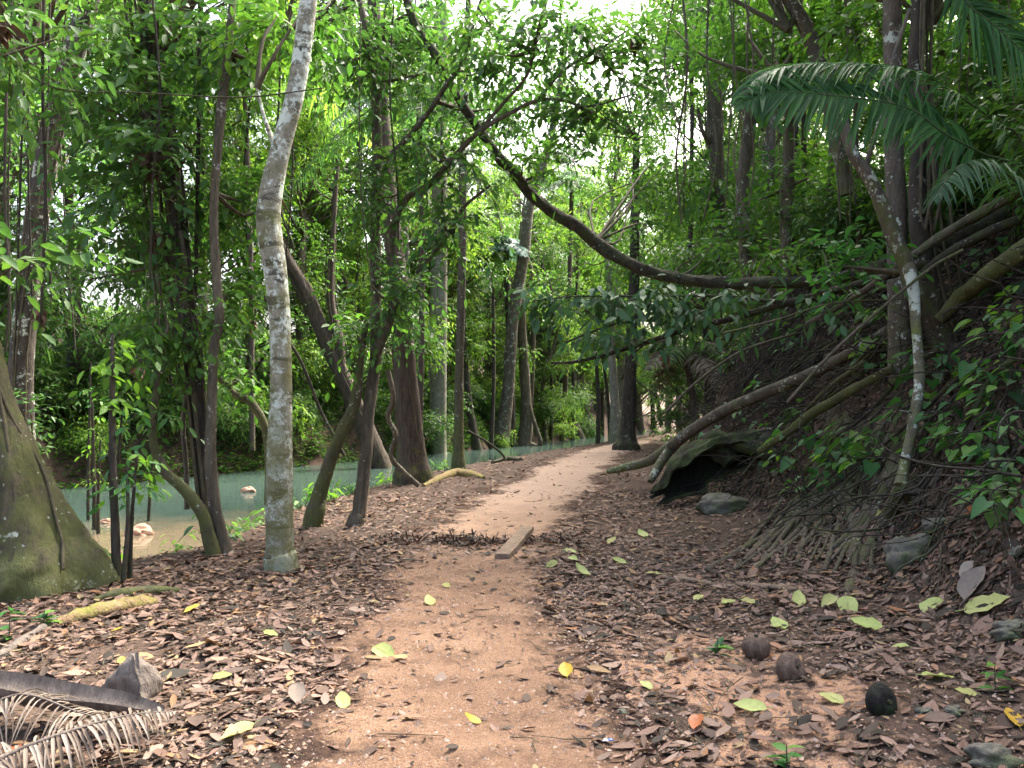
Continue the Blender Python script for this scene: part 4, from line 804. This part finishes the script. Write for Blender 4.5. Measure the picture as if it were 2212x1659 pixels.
# beyond the bend and on the hill to the right
for x, y in [(11, 30), (14, 36), (9.5, 38), (18, 42), (13, 48), (22, 52), (19, 60), (30, 62), (27, 74), (36, 80), (26, 40), (20, 30), (16, 25), (25, 28), (32, 38), (12, 22), (17, 19), (22, 21), (38, 52), (28, 88), (46, 90), (14, 14.5), (19, 13), (12, 60), (16, 72), (22, 95), (9, 26), (7.6, 45), (11.5, 51), (17, 58), (20, 90), (30, 100), (10, 96), (0, 96), (42, 112), (14, 41), (10.5, 33), (25, 70), (2.6, 58), (6.5, 73), (10, 85), (14, 97)]:
    put("hill_tree", FP[int(rng.choice([0, 1, 1, 2, 4]))], ("trunk", "crown"), x + rng.normal(0, .6), y, rng.uniform(.85, 1.2) * (1.35 if y > 80 else 1), "leafy green tree on the slope beyond the bank", "tree", "trees on the right slope", rng=rng)
for _ in range(120):
    y = rng.uniform(15, 70); x = fx(y) - rng.uniform(.5, 7); put("bush", BP[int(rng.choice([0, 1, 2]))], ("leaves",), x, y, rng.uniform(.6, 1.2), "leafy bush on the far bank of the river", "bush", "bushes on the far bank", rng=rng)
for _ in range(46):
    y = rng.uniform(21, 60); x = float(np.interp(y, RY, RX)) + rng.uniform(.3, 6); put("slope_bush", BP[int(rng.choice([0, 1, 2]))], ("leaves",), x, y, rng.uniform(.5, 1.), "leafy bush on the slope right of the far path", "bush", "bushes right of the far path", rng=rng)
for _ in range(60):
    y = rng.uniform(6.5, 20); x = float(np.interp(y, RY, RX)) + rng.uniform(3.0, 8.5); put("ridge_bush", BP[int(rng.choice([1, 2, 2]))], ("leaves",), x, y, rng.uniform(.5, .95), "leafy bush crowning the dark bank", "bush", "bushes on top of the bank", rng=rng)
# ground cover across the river
n = 80000; y = 14 + rng.random(n) ** .8 * 60; x = np.interp(y, FY, FX) - .1 - rng.random(n) ** 2.1 * 14; z = height(x, y) + rng.random(n) ** 2 * .7
A = np.stack([x, y, z], -1); D = rng.normal(0, 1, (n, 3)); D[:, 2] = rng.uniform(-.2, .6, n); N_ = rng.normal(0, .4, (n, 3)); N_[:, 2] += 1
mb = MB(); leaves(mb, A, D, N_, rng.uniform(.12, .28, n), .5, T_LO, 0, None, .3, -.1, rng)
n = 26000; y = 14 + rng.random(n) * 70; x = np.interp(y, FY, FX) - 8 - rng.random(n) * 30; A = np.stack([x, y, height(x, y) + rng.random(n)], -1); D = rng.normal(0, 1, (n, 3)); N_ = rng.normal(0, .4, (n, 3)); N_[:, 2] += 1
leaves(mb, A, D, N_, rng.uniform(.3, .65, n), .5, T_LO, 0, None, .3, -.1, rng)
tag(mb.obj("undergrowth", L_FARD), "low green undergrowth covering the far riverbank", "undergrowth", kind="stuff")

# dead red brown leaf clusters caught in branches
for k_, (x, y, dp, s) in enumerate([(12, 50, 7, 50), (88, 672, 8, 30), (327, 330, 9, 60), (330, 505, 9, 34), (300, 795, 14, 30), (540, 690, 11, 34), (1440, 770, 9, 20), (1375, 80, 10, 40), (600, 420, 11, 40)]):
    c0 = P(x, y, dp); n = 12; e = MB(); A = c0 + rng.normal(0, .02, (n, 3)); D = rng.normal(0, .35, (n, 3)) + np.array([0, 0, -1.]); leaves(e, A, D, rng.normal(0, 1, (n, 3)) + np.array([0, -1., 0]), pxm(s, dp) * rng.uniform(.6, 1.1, n), .45, T_HI, 0, None, .5, -.3, rng)
    tag(e.obj("dead_leaf_cluster", L_DEAD, origin=tuple(c0)), ["curled dead leaf hanging in the top left corner", "red dead leaf cluster on the lichen spotted trunk", "long dead leaf cluster hanging left of the vine clad trunk", "small brown dead leaves left of the vine clad trunk", "dead leaves hanging far over the river", "dead leaves hanging left of the pale trunk", "single dead leaf under the low bough", "dead pods hanging at the top above the path", "dead leaves hanging beside the pale trunk's bend"][k_], "dead leaves")

# ------------------------------------------------------------------ leaf litter
def on_land(x, y): return (x > np.interp(y, EY, EX) - .7)
def litter(n, y0, y1, tm, s0, s1, rng, pw=1., keep_path=.10):
    y = y0 + (y1 - y0) * rng.random(n) ** pw; hw_ = y * .72 + 1.2; x = rng.uniform(-1, 1, n) * hw_
    x = np.where(x > np.interp(y, RY, RX) + 6, x - 4, x)
    dp = np.abs(x - path_c(y)) / half_w(y) + .45 * fbm(x * 1.8, y * 1.8, 4)
    pr = np.where(dp < 1, keep_path + .9 * ss(.45, .95, dp), 1.) 
    band = np.exp(-((y - 8.6) / .42) ** 2) * .75; pr = np.maximum(pr, band)
    gr = ss(.1, .3, fbm(x * .9 + 9, y * .9, 3)) * (np.abs(x - 1.3) < 1.4) * (y < 5.6) * .8; pr = pr * (1 - gr * .75)
    pr = pr * (1 - .55 * ss(.08, .3, fbm(x * .8 + 30, y * .8 + 11, 4)))
    steep = ss(.8, 2.0, x - np.interp(y, RY, RX)); pr = pr * (1 - .3 * steep)
    ok = (rng.random(n) < pr) & on_land(x, y); x, y = x[ok], y[ok]; m = len(x)
    e = .05; z = height(x, y); gx = (height(x + e, y) - z) / e; gy = (height(x, y + e) - z) / e
    N_ = nrm(np.stack([-gx, -gy, np.ones(m)], -1)) + rng.normal(0, .19, (m, 3)); a = rng.random(m) * 6.28
    D = np.stack([np.cos(a), np.sin(a), np.zeros(m)], -1); Nn = nrm(N_); D = nrm(D - Nn * (D * Nn).sum(1)[:, None])
    size = s0 + (s1 - s0) * rng.random(m) ** 1.6
    pos = np.stack([x, y, z + .006 + rng.random(m) * .022], -1) - D * (size * .5)[:, None]
    return pos, D, Nn, size, m
def add_litter(mb, *a, **k):
    rng = a[6]; pos, D, Nn, size, m = litter(*a, **k)
    leaves(mb, pos, D, Nn, size, rng.uniform(.28, .55, m), a[3], 0, np.where(rng.random(m) < .93, rng.random(m) * .84, .88 + rng.random(m) * .12), rng.uniform(-.2, .5, m), rng.uniform(-.08, .2, m), rng)
rng = np.random.default_rng(12)
mb = MB(); add_litter(mb, 34000, 2.8, 8, T_HI, .03, .105, rng, .8); add_litter(mb, 34000, 7.5, 15, T_MID, .05, .13, rng, .9); add_litter(mb, 34000, 14, 40, T_LO, .07, .2, rng, 1.1); add_litter(mb, 70000, 2.8, 10, T_LO, .01, .04, rng, .9, .35); add_litter(mb, 2600, 2.8, 9, T_HI, .12, .19, rng, .8, .02)
n = 34000; y = 4 + rng.random(n) ** 1.1 * 16; x = np.interp(y, RY, RX) + .3 + rng.random(n) * 5.2; z = height(x, y); e = .05; gx = (height(x + e, y) - z) / e; gy = (height(x, y + e) - z) / e
Nn = nrm(nrm(np.stack([-gx, -gy, np.ones(n)], -1)) + rng.normal(0, .33, (n, 3))); D = rng.normal(0, 1, (n, 3)); D[:, 2] -= .4; D = nrm(D - Nn * (D * Nn).sum(1)[:, None]); sz = .05 + .10 * rng.random(n) ** 1.6
leaves(mb, np.stack([x, y, z + .01], -1) + Nn * (rng.random(n) * .03)[:, None] - D * (sz * .5)[:, None], D, Nn, sz, rng.uniform(.25, .5, n), T_MID, 0, rng.random(n) ** 1.7 * .42, rng.uniform(-.2, .7, n), rng.uniform(-.05, .3, n), rng)  # bank leaves kept to darker tones, the bank's shade put into their colour
n = 2600; x = path_c(9.1) + rng.uniform(-1.25, 1.15, n); y = 9.1 + .12 * np.sin(x * 4) + rng.normal(0, .17, n); D = rng.normal(0, 1, (n, 3)); D[:, 2] *= .3
leaves(mb, np.stack([x, y, height(x, y) + .015 + np.abs(rng.normal(0, .02, n))], -1), D, rng.normal(0, .4, (n, 3)) + np.array([0, 0, 1.]), rng.uniform(.03, .1, n), .36, T_MID, 0, rng.random(n) * .5, .3, .1, rng)
tag(mb.obj("leaf_litter", L_LIT), "brown fallen leaves carpeting the forest floor", "leaf litter", kind="stuff")
# gravel grains and small stones of the path
n = 30000; y = 2.9 + rng.random(n) ** 1.5 * 6.5; x = path_c(y) + rng.normal(0, .62, n); x = np.where(rng.random(n) < .22, rng.uniform(.2, 2.4, n), x); r = .002 + rng.random(n) ** 5 * .014
z = height(x, y) + .012; oc = np.array([[1, 0, 0], [0, 1, 0], [-1, 0, 0], [0, -1, 0], [0, 0, .8], [0, 0, -.6]], float)
V = np.stack([x, y, z], -1)[:, None] + (oc[None] * rng.uniform(.6, 1.3, (n, 6, 1))) * r[:, None, None]
F = np.array([(0, 1, 4), (1, 2, 4), (2, 3, 4), (3, 0, 4), (1, 0, 5), (2, 1, 5), (3, 2, 5), (0, 3, 5)]); f = (F[None] + (np.arange(n) * 6)[:, None, None]).reshape(-1, 3)
mb = MB(); mb.add(V, f, 0, np.repeat(rng.random(n), 8)); tag(mb.obj("gravel", M_GRAVEL, smooth=False), "loose orange and pale gravel grains on the path", "gravel", kind="stuff")
# fine twigs among the leaves
mb = MB()
for _ in range(520):
    y = 3 + rng.random() ** 1.4 * 11; x = rng.uniform(-.7, .72) * y
    if not on_land(x, y): continue
    a = rng.random() * 6.28; L_ = rng.uniform(.05, .4); q = []
    if abs(x - path_c(y)) < half_w(y) and rng.random() < .8: continue
    for s in np.linspace(-.5, .5, 4):
        px_, py_ = x + math.cos(a) * L_ * s + rng.normal(0, .015), y + math.sin(a) * L_ * s + rng.normal(0, .015); q.append((px_, py_, float(height(px_, py_)) + .025))
    tube(mb, q, [.003, .0028, .002, .0014], 5, 2, .1)
tag(mb.obj("ground_twigs", B_TWIG), "thin broken twigs strewn over the fallen leaves", "twigs", kind="stuff")

# ------------------------------------------------------------------ single leaves one can point to
LF = [(928, 1310, 34, 'g', "on the middle of the path"), (740, 1525, 46, 'g', "at the left edge of the path near the bottom"), (480, 1474, 36, 'g', "left of the path on brown leaves"), (515, 1605, 70, 'g', "torn, at the bottom left of the path"), (865, 1432, 28, 'g', "small, on the path's left part"),
      (965, 1274, 22, 'g', "tiny, below the plank"), (1190, 1228, 28, 'g', "nearest right of the plank's foot"), (1232, 1196, 26, 'g', "just right of the plank"), (1255, 1240, 34, 'g', "in the cluster right of the plank"), (1265, 1250, 30, 'g', "lowest in the cluster right of the plank"), (1238, 1216, 26, 'g', "upper one in the cluster right of the plank"),
      (1322, 1177, 26, 'g', "right of the path by the bank foot"), (1388, 1162, 30, 'g', "upright among the litter below the bank"), (1337, 1222, 28, 'g', "between the path and the long plank"), (1412, 1247, 34, 'g', "left of the long plank's end"), (1575, 1310, 36, 'g', "below the long plank"), (1620, 1310, 36, 'g', "in the row below the long plank"),
      (1725, 1306, 48, 'g', "right of centre in the row below the roots"), (1790, 1310, 40, 'g', "under the root tip"), (1832, 1322, 60, 'y2', "folded, beside the one under the root tip"), (1683, 1360, 46, 'g', "above the upright coconut"), (1872, 1365, 58, 'g', "right of the coconuts, toothed edge"), (2016, 1315, 60, 'G', "large, upright on the slope"),
      (2135, 1323, 88, 'G', "largest, lying flat at the right edge"), (2028, 1475, 62, 'G', "large oval above the black husk"), (2085, 1516, 40, 'g', "small pointed, right of the large oval one"), (2190, 1565, 50, 'y', "at the lower right edge"), (1620, 1545, 60, 'g', "long, below the coconuts"), (1795, 1522, 50, 'g', "curled, left of the black husk"), (1222, 1463, 46, 'o', "at the right side of the path"),
      (1890, 1120, 30, 'g', "hanging on the bank's foot"), (1850, 1183, 26, 'g', "below the one on the bank's foot"), (2058, 1010, 44, 'o', "on the steep bank"), (2090, 1120, 30, 'r', "high on the right slope"), (1395, 1495, 30, 'g', "beside the gravel patch"), (1505, 1582, 54, 'r', "at the bottom on gravel"),
      (413, 1325, 34, 'o', "near the mossy log"), (262, 1440, 24, 'o', "behind the standing sheath"), (255, 1374, 26, 'o', "below the rotten log"), (30, 1645, 50, 'r', "in the bottom left corner"), (830, 1420, 60, 'y2', "long and dull on the path's left"), (1945, 1408, 30, 'g', "right below the toothed one"), (1510, 1300, 28, 'g', "left end of the row below the plank"),
      (1020, 1570, 34, 'o', "small, low on the path"), (585, 1378, 30, 'g', "dull, left of the path"), (2110, 1280, 80, 'd', "large curled brown one on the slope"), (2100, 1250, 60, 'd', "second curled brown one on the slope"), (640, 1520, 60, 'd', "curled, bottom left of the path")]
cm = {'g': (L_FALL, "pale yellow green"), 'G': (L_FALL, "broad light green"), 'y': (L_YEL, "bright yellow"), 'y2': (L_FALL, "yellowish"), 'o': (L_YEL, "orange yellow"), 'r': (L_RED, "rusty red"), 'd': (L_DRY, "tan brown")}
rng = np.random.default_rng(91)
for x, y, s, c, wh in LF:
    g = G(x, y); L_ = pxm(s, g[1]) * 1.15; e_ = .06; gx = (height(g[0] + e_, g[1]) - height(g[0] - e_, g[1])) / (2 * e_); gy = (height(g[0], g[1] + e_) - height(g[0], g[1] - e_)) / (2 * e_)
    Nn = nrm(np.array([-gx, -gy - .25, 1.]) + rng.normal(0, .12, 3)); a = rng.normal(0, .5) if s > 70 else rng.random() * 6.28; D = np.array([math.cos(a), math.sin(a) * .8, 0]); D = nrm(D - Nn * D.dot(Nn))
    g = g + np.array([0, 0, .035]); e = MB(); leaves(e, (g - D * L_ / 2)[None], D[None], Nn[None], L_, rng.uniform(.5, .62), T_BIG, 0, rng.random(1), rng.uniform(.1, .5) if c != 'd' else .9, rng.uniform(-.15, .3), rng, .04)
    q0 = g - D * L_ / 2; twigs(e, (q0 - D * L_ * .18)[None], (q0 - D * L_ * .09)[None], (q0 + D * L_ * .9)[None] + Nn * .002, np.array([.0018 * L_ / .1]), 0)
    tag(e.obj("fallen_leaf", cm[c][0], origin=tuple(g)), f"{cm[c][1]} fallen leaf, {wh}", "leaf")

# ------------------------------------------------------------------ coconuts, stones, plank, sheath, dead frond, litter
def blob(c, r, seed, amp=.12, nu=48, nv=30, lobes=0, flat=0.):
    th = np.linspace(0, 2 * np.pi, nu, endpoint=False); ph = np.linspace(0, np.pi, nv); TH, PH = np.meshgrid(th, ph)
    d = np.stack([np.cos(TH) * np.sin(PH), np.sin(TH) * np.sin(PH), np.cos(PH)], -1)
    R = 1 + amp * 2 * (fbm(d[..., 0] * 1.4 + seed, d[..., 1] * 1.4 + d[..., 2] * 1.7 + seed, 4)) + (lobes * .5 * np.cos(3 * TH) * np.sin(PH) if lobes else 0)
    V = d * R[..., None]; 
    V = V * (1 + amp * .35 * fbm(d[..., 0] * 6 + d[..., 2] * 3 + seed, d[..., 1] * 6 + seed, 3))[..., None]
    if flat: V[..., 2] = np.clip(V[..., 2], -1, flat)
    V = V * np.asarray(r) ; i = np.arange(nv - 1)[:, None] * nu; j = np.arange(nu)[None]; j2 = (j + 1) % nu
    return V, np.stack([i + j, i + nu + j, i + nu + j2, i + j2], -1).reshape(-1, 4)
def rot(V, rx, ry, rz):
    for a, (p, q) in ((rx, (1, 2)), (ry, (2, 0)), (rz, (0, 1))):
        c, s = math.cos(a), math.sin(a); V = V.copy(); x, y = V[..., p].copy(), V[..., q].copy(); V[..., p] = x * c - y * s; V[..., q] = x * s + y * c
    return V
def coconut(x, y, wpx, hpx, bk, lab, rx, ry, seed, lobes=.06):
    g = G(x, y); w_, h_ = pxm(wpx, g[1]) / 2, pxm(hpx, g[1]) / 2; e = empty("coconut", g, lab, "coconut")
    V, F = blob(None, (w_, w_ * .95, h_), seed, .05, lobes=lobes, flat=.93); V[..., 2] -= .12 * h_ * np.exp(-((V[..., 0] / w_) ** 2 + (V[..., 1] / w_) ** 2) * 9) * (V[..., 2] > 0)
    V = rot(V, rx, ry, 0) + g + np.array([0, 0, h_ * .82]); m = MB(); m.add(V, F); m.obj("husk", bk, e)
    t = rot(np.array([0, 0, h_ * .86]), rx, ry, 0) + g + np.array([0, 0, h_ * .82]); up = rot(np.array([0, 0, 1.]), rx, ry, 0)
    m = MB(); tube(m, [t - up * .01, t + up * .012], [w_ * .16, w_ * .12], 8, 2, .2); m.obj("stalk_scar", B_DARK, e)
coconut(1633, 1425, 60, 58, B_HUSK, "upright grey brown coconut with flat top on the leaves", .12, 0, 3)
coconut(1707, 1468, 66, 54, B_HUSK, "split brown coconut lying beside the upright one", .9, .7, 6, .1)
coconut(1904, 1540, 72, 54, B_HUSKD, "black weathered coconut husk furthest right", 1.2, .8, 9, .08)
def stone(x, y, w_, h_, lab, seed):
    g = G(x, y); a, b2 = pxm(w_, g[1]) / 2, pxm(h_, g[1]) / 2; V, F = blob(None, (a, a * .8, b2), seed, .28); m = MB(); m.add(V + g + np.array([0, 0, b2 * .15]), F); tag(m.obj("stone", M_STONE, origin=tuple(g)), lab, "stone")
for a in [(1565, 1105, 100, 60, "grey boulder at the foot of the bank beside the hollow log"), (1965, 1215, 120, 100, "mossy limestone rock under the pale slim stem"), (2150, 1650, 100, 60, "mossy rounded rock in the bottom right corner"), (2190, 1370, 90, 50, "green stained rock at the right edge"), (1995, 1545, 34, 24, "small pale stone right of the black husk"),
          (1345, 1545, 30, 18, "small chip of yellowish stone on gravel"), (2025, 1140, 70, 40, "pale rock partly buried above the mossy limestone"), (1660, 960, 90, 60, "dark mossy rock halfway up the bank"), (2200, 1200, 40, 30, "small grey stone on the right slope"), (2060, 1540, 44, 26, "pale flat stone by the right leaf cluster")]:
    stone(*a, seed=a[0] * .37)
for x, y, w_, h_, lab in [(535, 1063, 30, 18, "tan rock breaking the river surface near the pale trunk"), (228, 1130, 26, 14, "tan rock in the river seen between the saplings"), (300, 1155, 60, 26, "pile of driftwood and stones in the shallow river")]:
    q = P(x, y, 1.) - np.array([0, 0, EYE]); k = (WZ - EYE) / q[2]; g = q * k; g[2] = WZ; a = pxm(w_, g[1]) / 2; V, F = blob(None, (a, a * .8, pxm(h_, g[1]) * .7), x * .11, .3); m = MB(); m.add(V + g, F); tag(m.obj("river_rock", flat_mat("river_rock", (.45, .26, .17), .8), origin=tuple(g)), lab, "rock")
def plank(x0, y0, x1, y1, wid, th, lab, lift0=.02, lift1=.02):
    a, b2 = G(x0, y0, lift0), G(x1, y1, lift1); t = nrm(b2 - a); s = nrm(np.cross(t, [0, 0, 1.])); u = np.cross(s, t); n = 14; e = MB(); V = []
    for k in range(n):
        f = k / (n - 1); c = a + (b2 - a) * f; ww = wid * (1 + .12 * vn(k * .7 + x0, 0.)) * (1 if 0 < k < n - 1 else .93)
        for sx, sz in ((-1, 0), (-.9, 1), (0, 1.06), (.9, 1), (1, 0), (0, -.05)): V.append(c + s * ww / 2 * sx + u * th * sz)
    V = np.array(V); i = np.arange(n - 1)[:, None] * 6; j = np.arange(6)[None]; j2 = (j + 1) % 6; e.add(V, np.stack([i + j, i + j2, i + 6 + j2, i + 6 + j], -1).reshape(-1, 4)); e.add(V[:6], np.array([range(6)])); e.add(V[-6:], np.array([list(range(6))[::-1]]))
    return tag(e.obj("plank", B_PLANK, origin=tuple(a), smooth=False), lab, "plank")
plank(1085, 1212, 1140, 1160, .17, .05, "short weathered plank lying slanted across the path", .02, .08)
log("weathered_stick", "left half of the long half buried grey stick on the right", [(1425, 1249, 14, 0), (1480, 1254, 18, 0), (1530, 1262, 16, 0), (1590, 1268, 12, 0)], B_PLANK, squash=.6, rough=.22, seed=51, cat="stick")
log("weathered_stick", "right half of the long half buried stick, nearer the roots", [(1592, 1264, 12, 0), (1650, 1270, 20, 0), (1700, 1274, 20, 0), (1748, 1281, 14, 0)], B_PLANK, squash=.6, rough=.22, seed=52, cat="stick")
# debris ridge across the path beside the plank
mb = MB(); n = 900; c0 = G(1000, 1175); A = c0 + rng.normal(0, 1, (n, 3)) * np.array([.28, .1, 0]); A[:, 2] = height(A[:, 0], A[:, 1]) + .01 + np.abs(rng.normal(0, .045, n)) * np.exp(-((A[:, 0] - c0[0]) / .35) ** 2); D = rng.normal(0, 1, (n, 3)); D[:, 2] *= .5
leaves(mb, A, D, rng.normal(0, .6, (n, 3)) + np.array([0, 0, 1.]), rng.uniform(.03, .1, n), .3, T_MID, 0, rng.random(n) * .35, .3, .1, rng); tag(mb.obj("debris_mound", L_LIT, origin=tuple(c0)), "small dark mound of matted leaf debris on the path left of the plank", "debris")
def sheath():
    a = G(215, 1500); a[1] -= .12; b2 = G(330, 1475); e = empty("palm_sheath", a, "large folded grey palm sheath standing like a tent at the lower left", "palm sheath")
    top = P(292, 1408, a[1] + .05)
    def sheet(corners, name, bow, seed):
        n, m = 16, 12; u = np.linspace(0, 1, n)[:, None]; v = np.linspace(0, 1, m)[None]; p = [np.array(c_)[None, None] for c_ in corners]
        S_ = p[0] * ((1 - u) * (1 - v))[..., None] + p[1] * (u * (1 - v))[..., None] + p[2] * (u * v)[..., None] + p[3] * ((1 - u) * v)[..., None]
        nr = nrm(np.cross(np.array(corners[1]) - corners[0], np.array(corners[3]) - corners[0])); S_ = S_ + nr * (bow * np.sin(u * np.pi) * np.sin(v * np.pi * .9 + .2) + .02 * fbm(u * 3 + seed, v * 9, 3))[..., None]
        V = np.concatenate([S_.reshape(-1, 3), (S_ - nr * .008).reshape(-1, 3)]); i = np.arange(n - 1)[:, None] * m; j = np.arange(m - 1)[None]; F = np.stack([i + j, i + j + 1, i + m + j + 1, i + m + j], -1).reshape(-1, 4); mb = MB(); mb.add(V, np.concatenate([F, F[:, ::-1] + n * m])); mb.obj(name, B_SHEATH, e)
    sheet([P(200, 1500, a[1] + .12), P(310, 1535, a[1] - .06), P(293, 1408, a[1] + .02), P(285, 1410, a[1] + .1)], "side_panel", .05, 1)
    sheet([P(308, 1525, a[1] - .06), P(352, 1500, a[1] + .16), P(345, 1455, a[1] + .14), P(290, 1408, a[1] + .02)], "end_panel", .05, 4)
sheath()
def boat():
    pts = [P(-60, 1465, 3.9), P(40, 1478, 3.85), P(150, 1500, 3.8), P(250, 1515, 3.75), P(345, 1542, 3.7)]; q = spline(pts, 5); t = nrm(np.gradient(q, axis=0)); u = nrm(np.cross(t, [0, 0, 1.])); n = len(q); th = np.linspace(.15, np.pi * .95, 14); wv = .095 * np.sin(np.linspace(.9, 3.0, n)) ** .7 + .01
    V = q[:, None] + wv[:, None, None] * (np.cos(th)[None, :, None] * u[:, None] + np.sin(th)[None, :, None] * np.array([0, 0, -1.])) + np.array([0, 0, .03]); m = len(th)
    i = np.arange(n - 1)[:, None] * m; j = np.arange(m - 1)[None]; F = np.stack([i + j, i + j + 1, i + m + j + 1, i + m + j], -1).reshape(-1, 4); e = MB(); e.add(V, F); e.add(V + np.array([0, .004, -.008]), F[:, ::-1]); tag(e.obj("palm_spathe", B_SHEATH, origin=tuple(pts[0])), "long boat shaped dry palm spathe lying behind the dead frond", "palm sheath")
boat()
rng = np.random.default_rng(66)
fr = frond([P(-80, 1680, 3.0), P(30, 1625, 3.15), P(150, 1580, 3.25), P(280, 1545, 3.4), P(375, 1537, 3.5)], L_DRY, .24, 44, rng, .016, .5, None, "dead_palm_frond", .5, .1, .014)
tag(fr, "dead grey palm frond with brittle drooping leaflets in the bottom left corner", "palm frond")
fr = frond([P(-80, 1560, 3.5), P(40, 1500, 3.6), P(160, 1535, 3.5), P(240, 1560, 3.4)], L_DRY, .2, 26, rng, .012, .7, None, "dead_palm_frond", .5, .3, .008)
tag(fr, "tangled dead palm strips behind the grey dead frond", "palm frond")
fr = frond([G(2150, 880, .08), G(2090, 960, .09), G(2030, 1040, .08), G(1960, 1110, .06)], L_DRY, .3, 34, rng, .011, .05, None, "dead_palm_frond", .5, 1.6, .008, up=(-.6, -.3, .7))
tag(fr, "dry brown palm frond slumped down the bank right of the pale slim stem", "palm frond")
g = G(1312, 1615); V, F = blob(None, (.016, .01, .006), 5, .4, 12, 8); e = MB(); e.add(V + g + np.array([-.01, 0, .03]), F, 0); e.add(V * np.array([.9, .9, .8]) + g + np.array([.014, .002, .032]), F, 1)
tag(e.obj("wrapper", [flat_mat("white_foil", (.75, .78, .8), .3), flat_mat("blue_foil", (.03, .14, .6), .3)], origin=tuple(g)), "tiny crumpled blue and white wrapper on the right of the path", "litter")
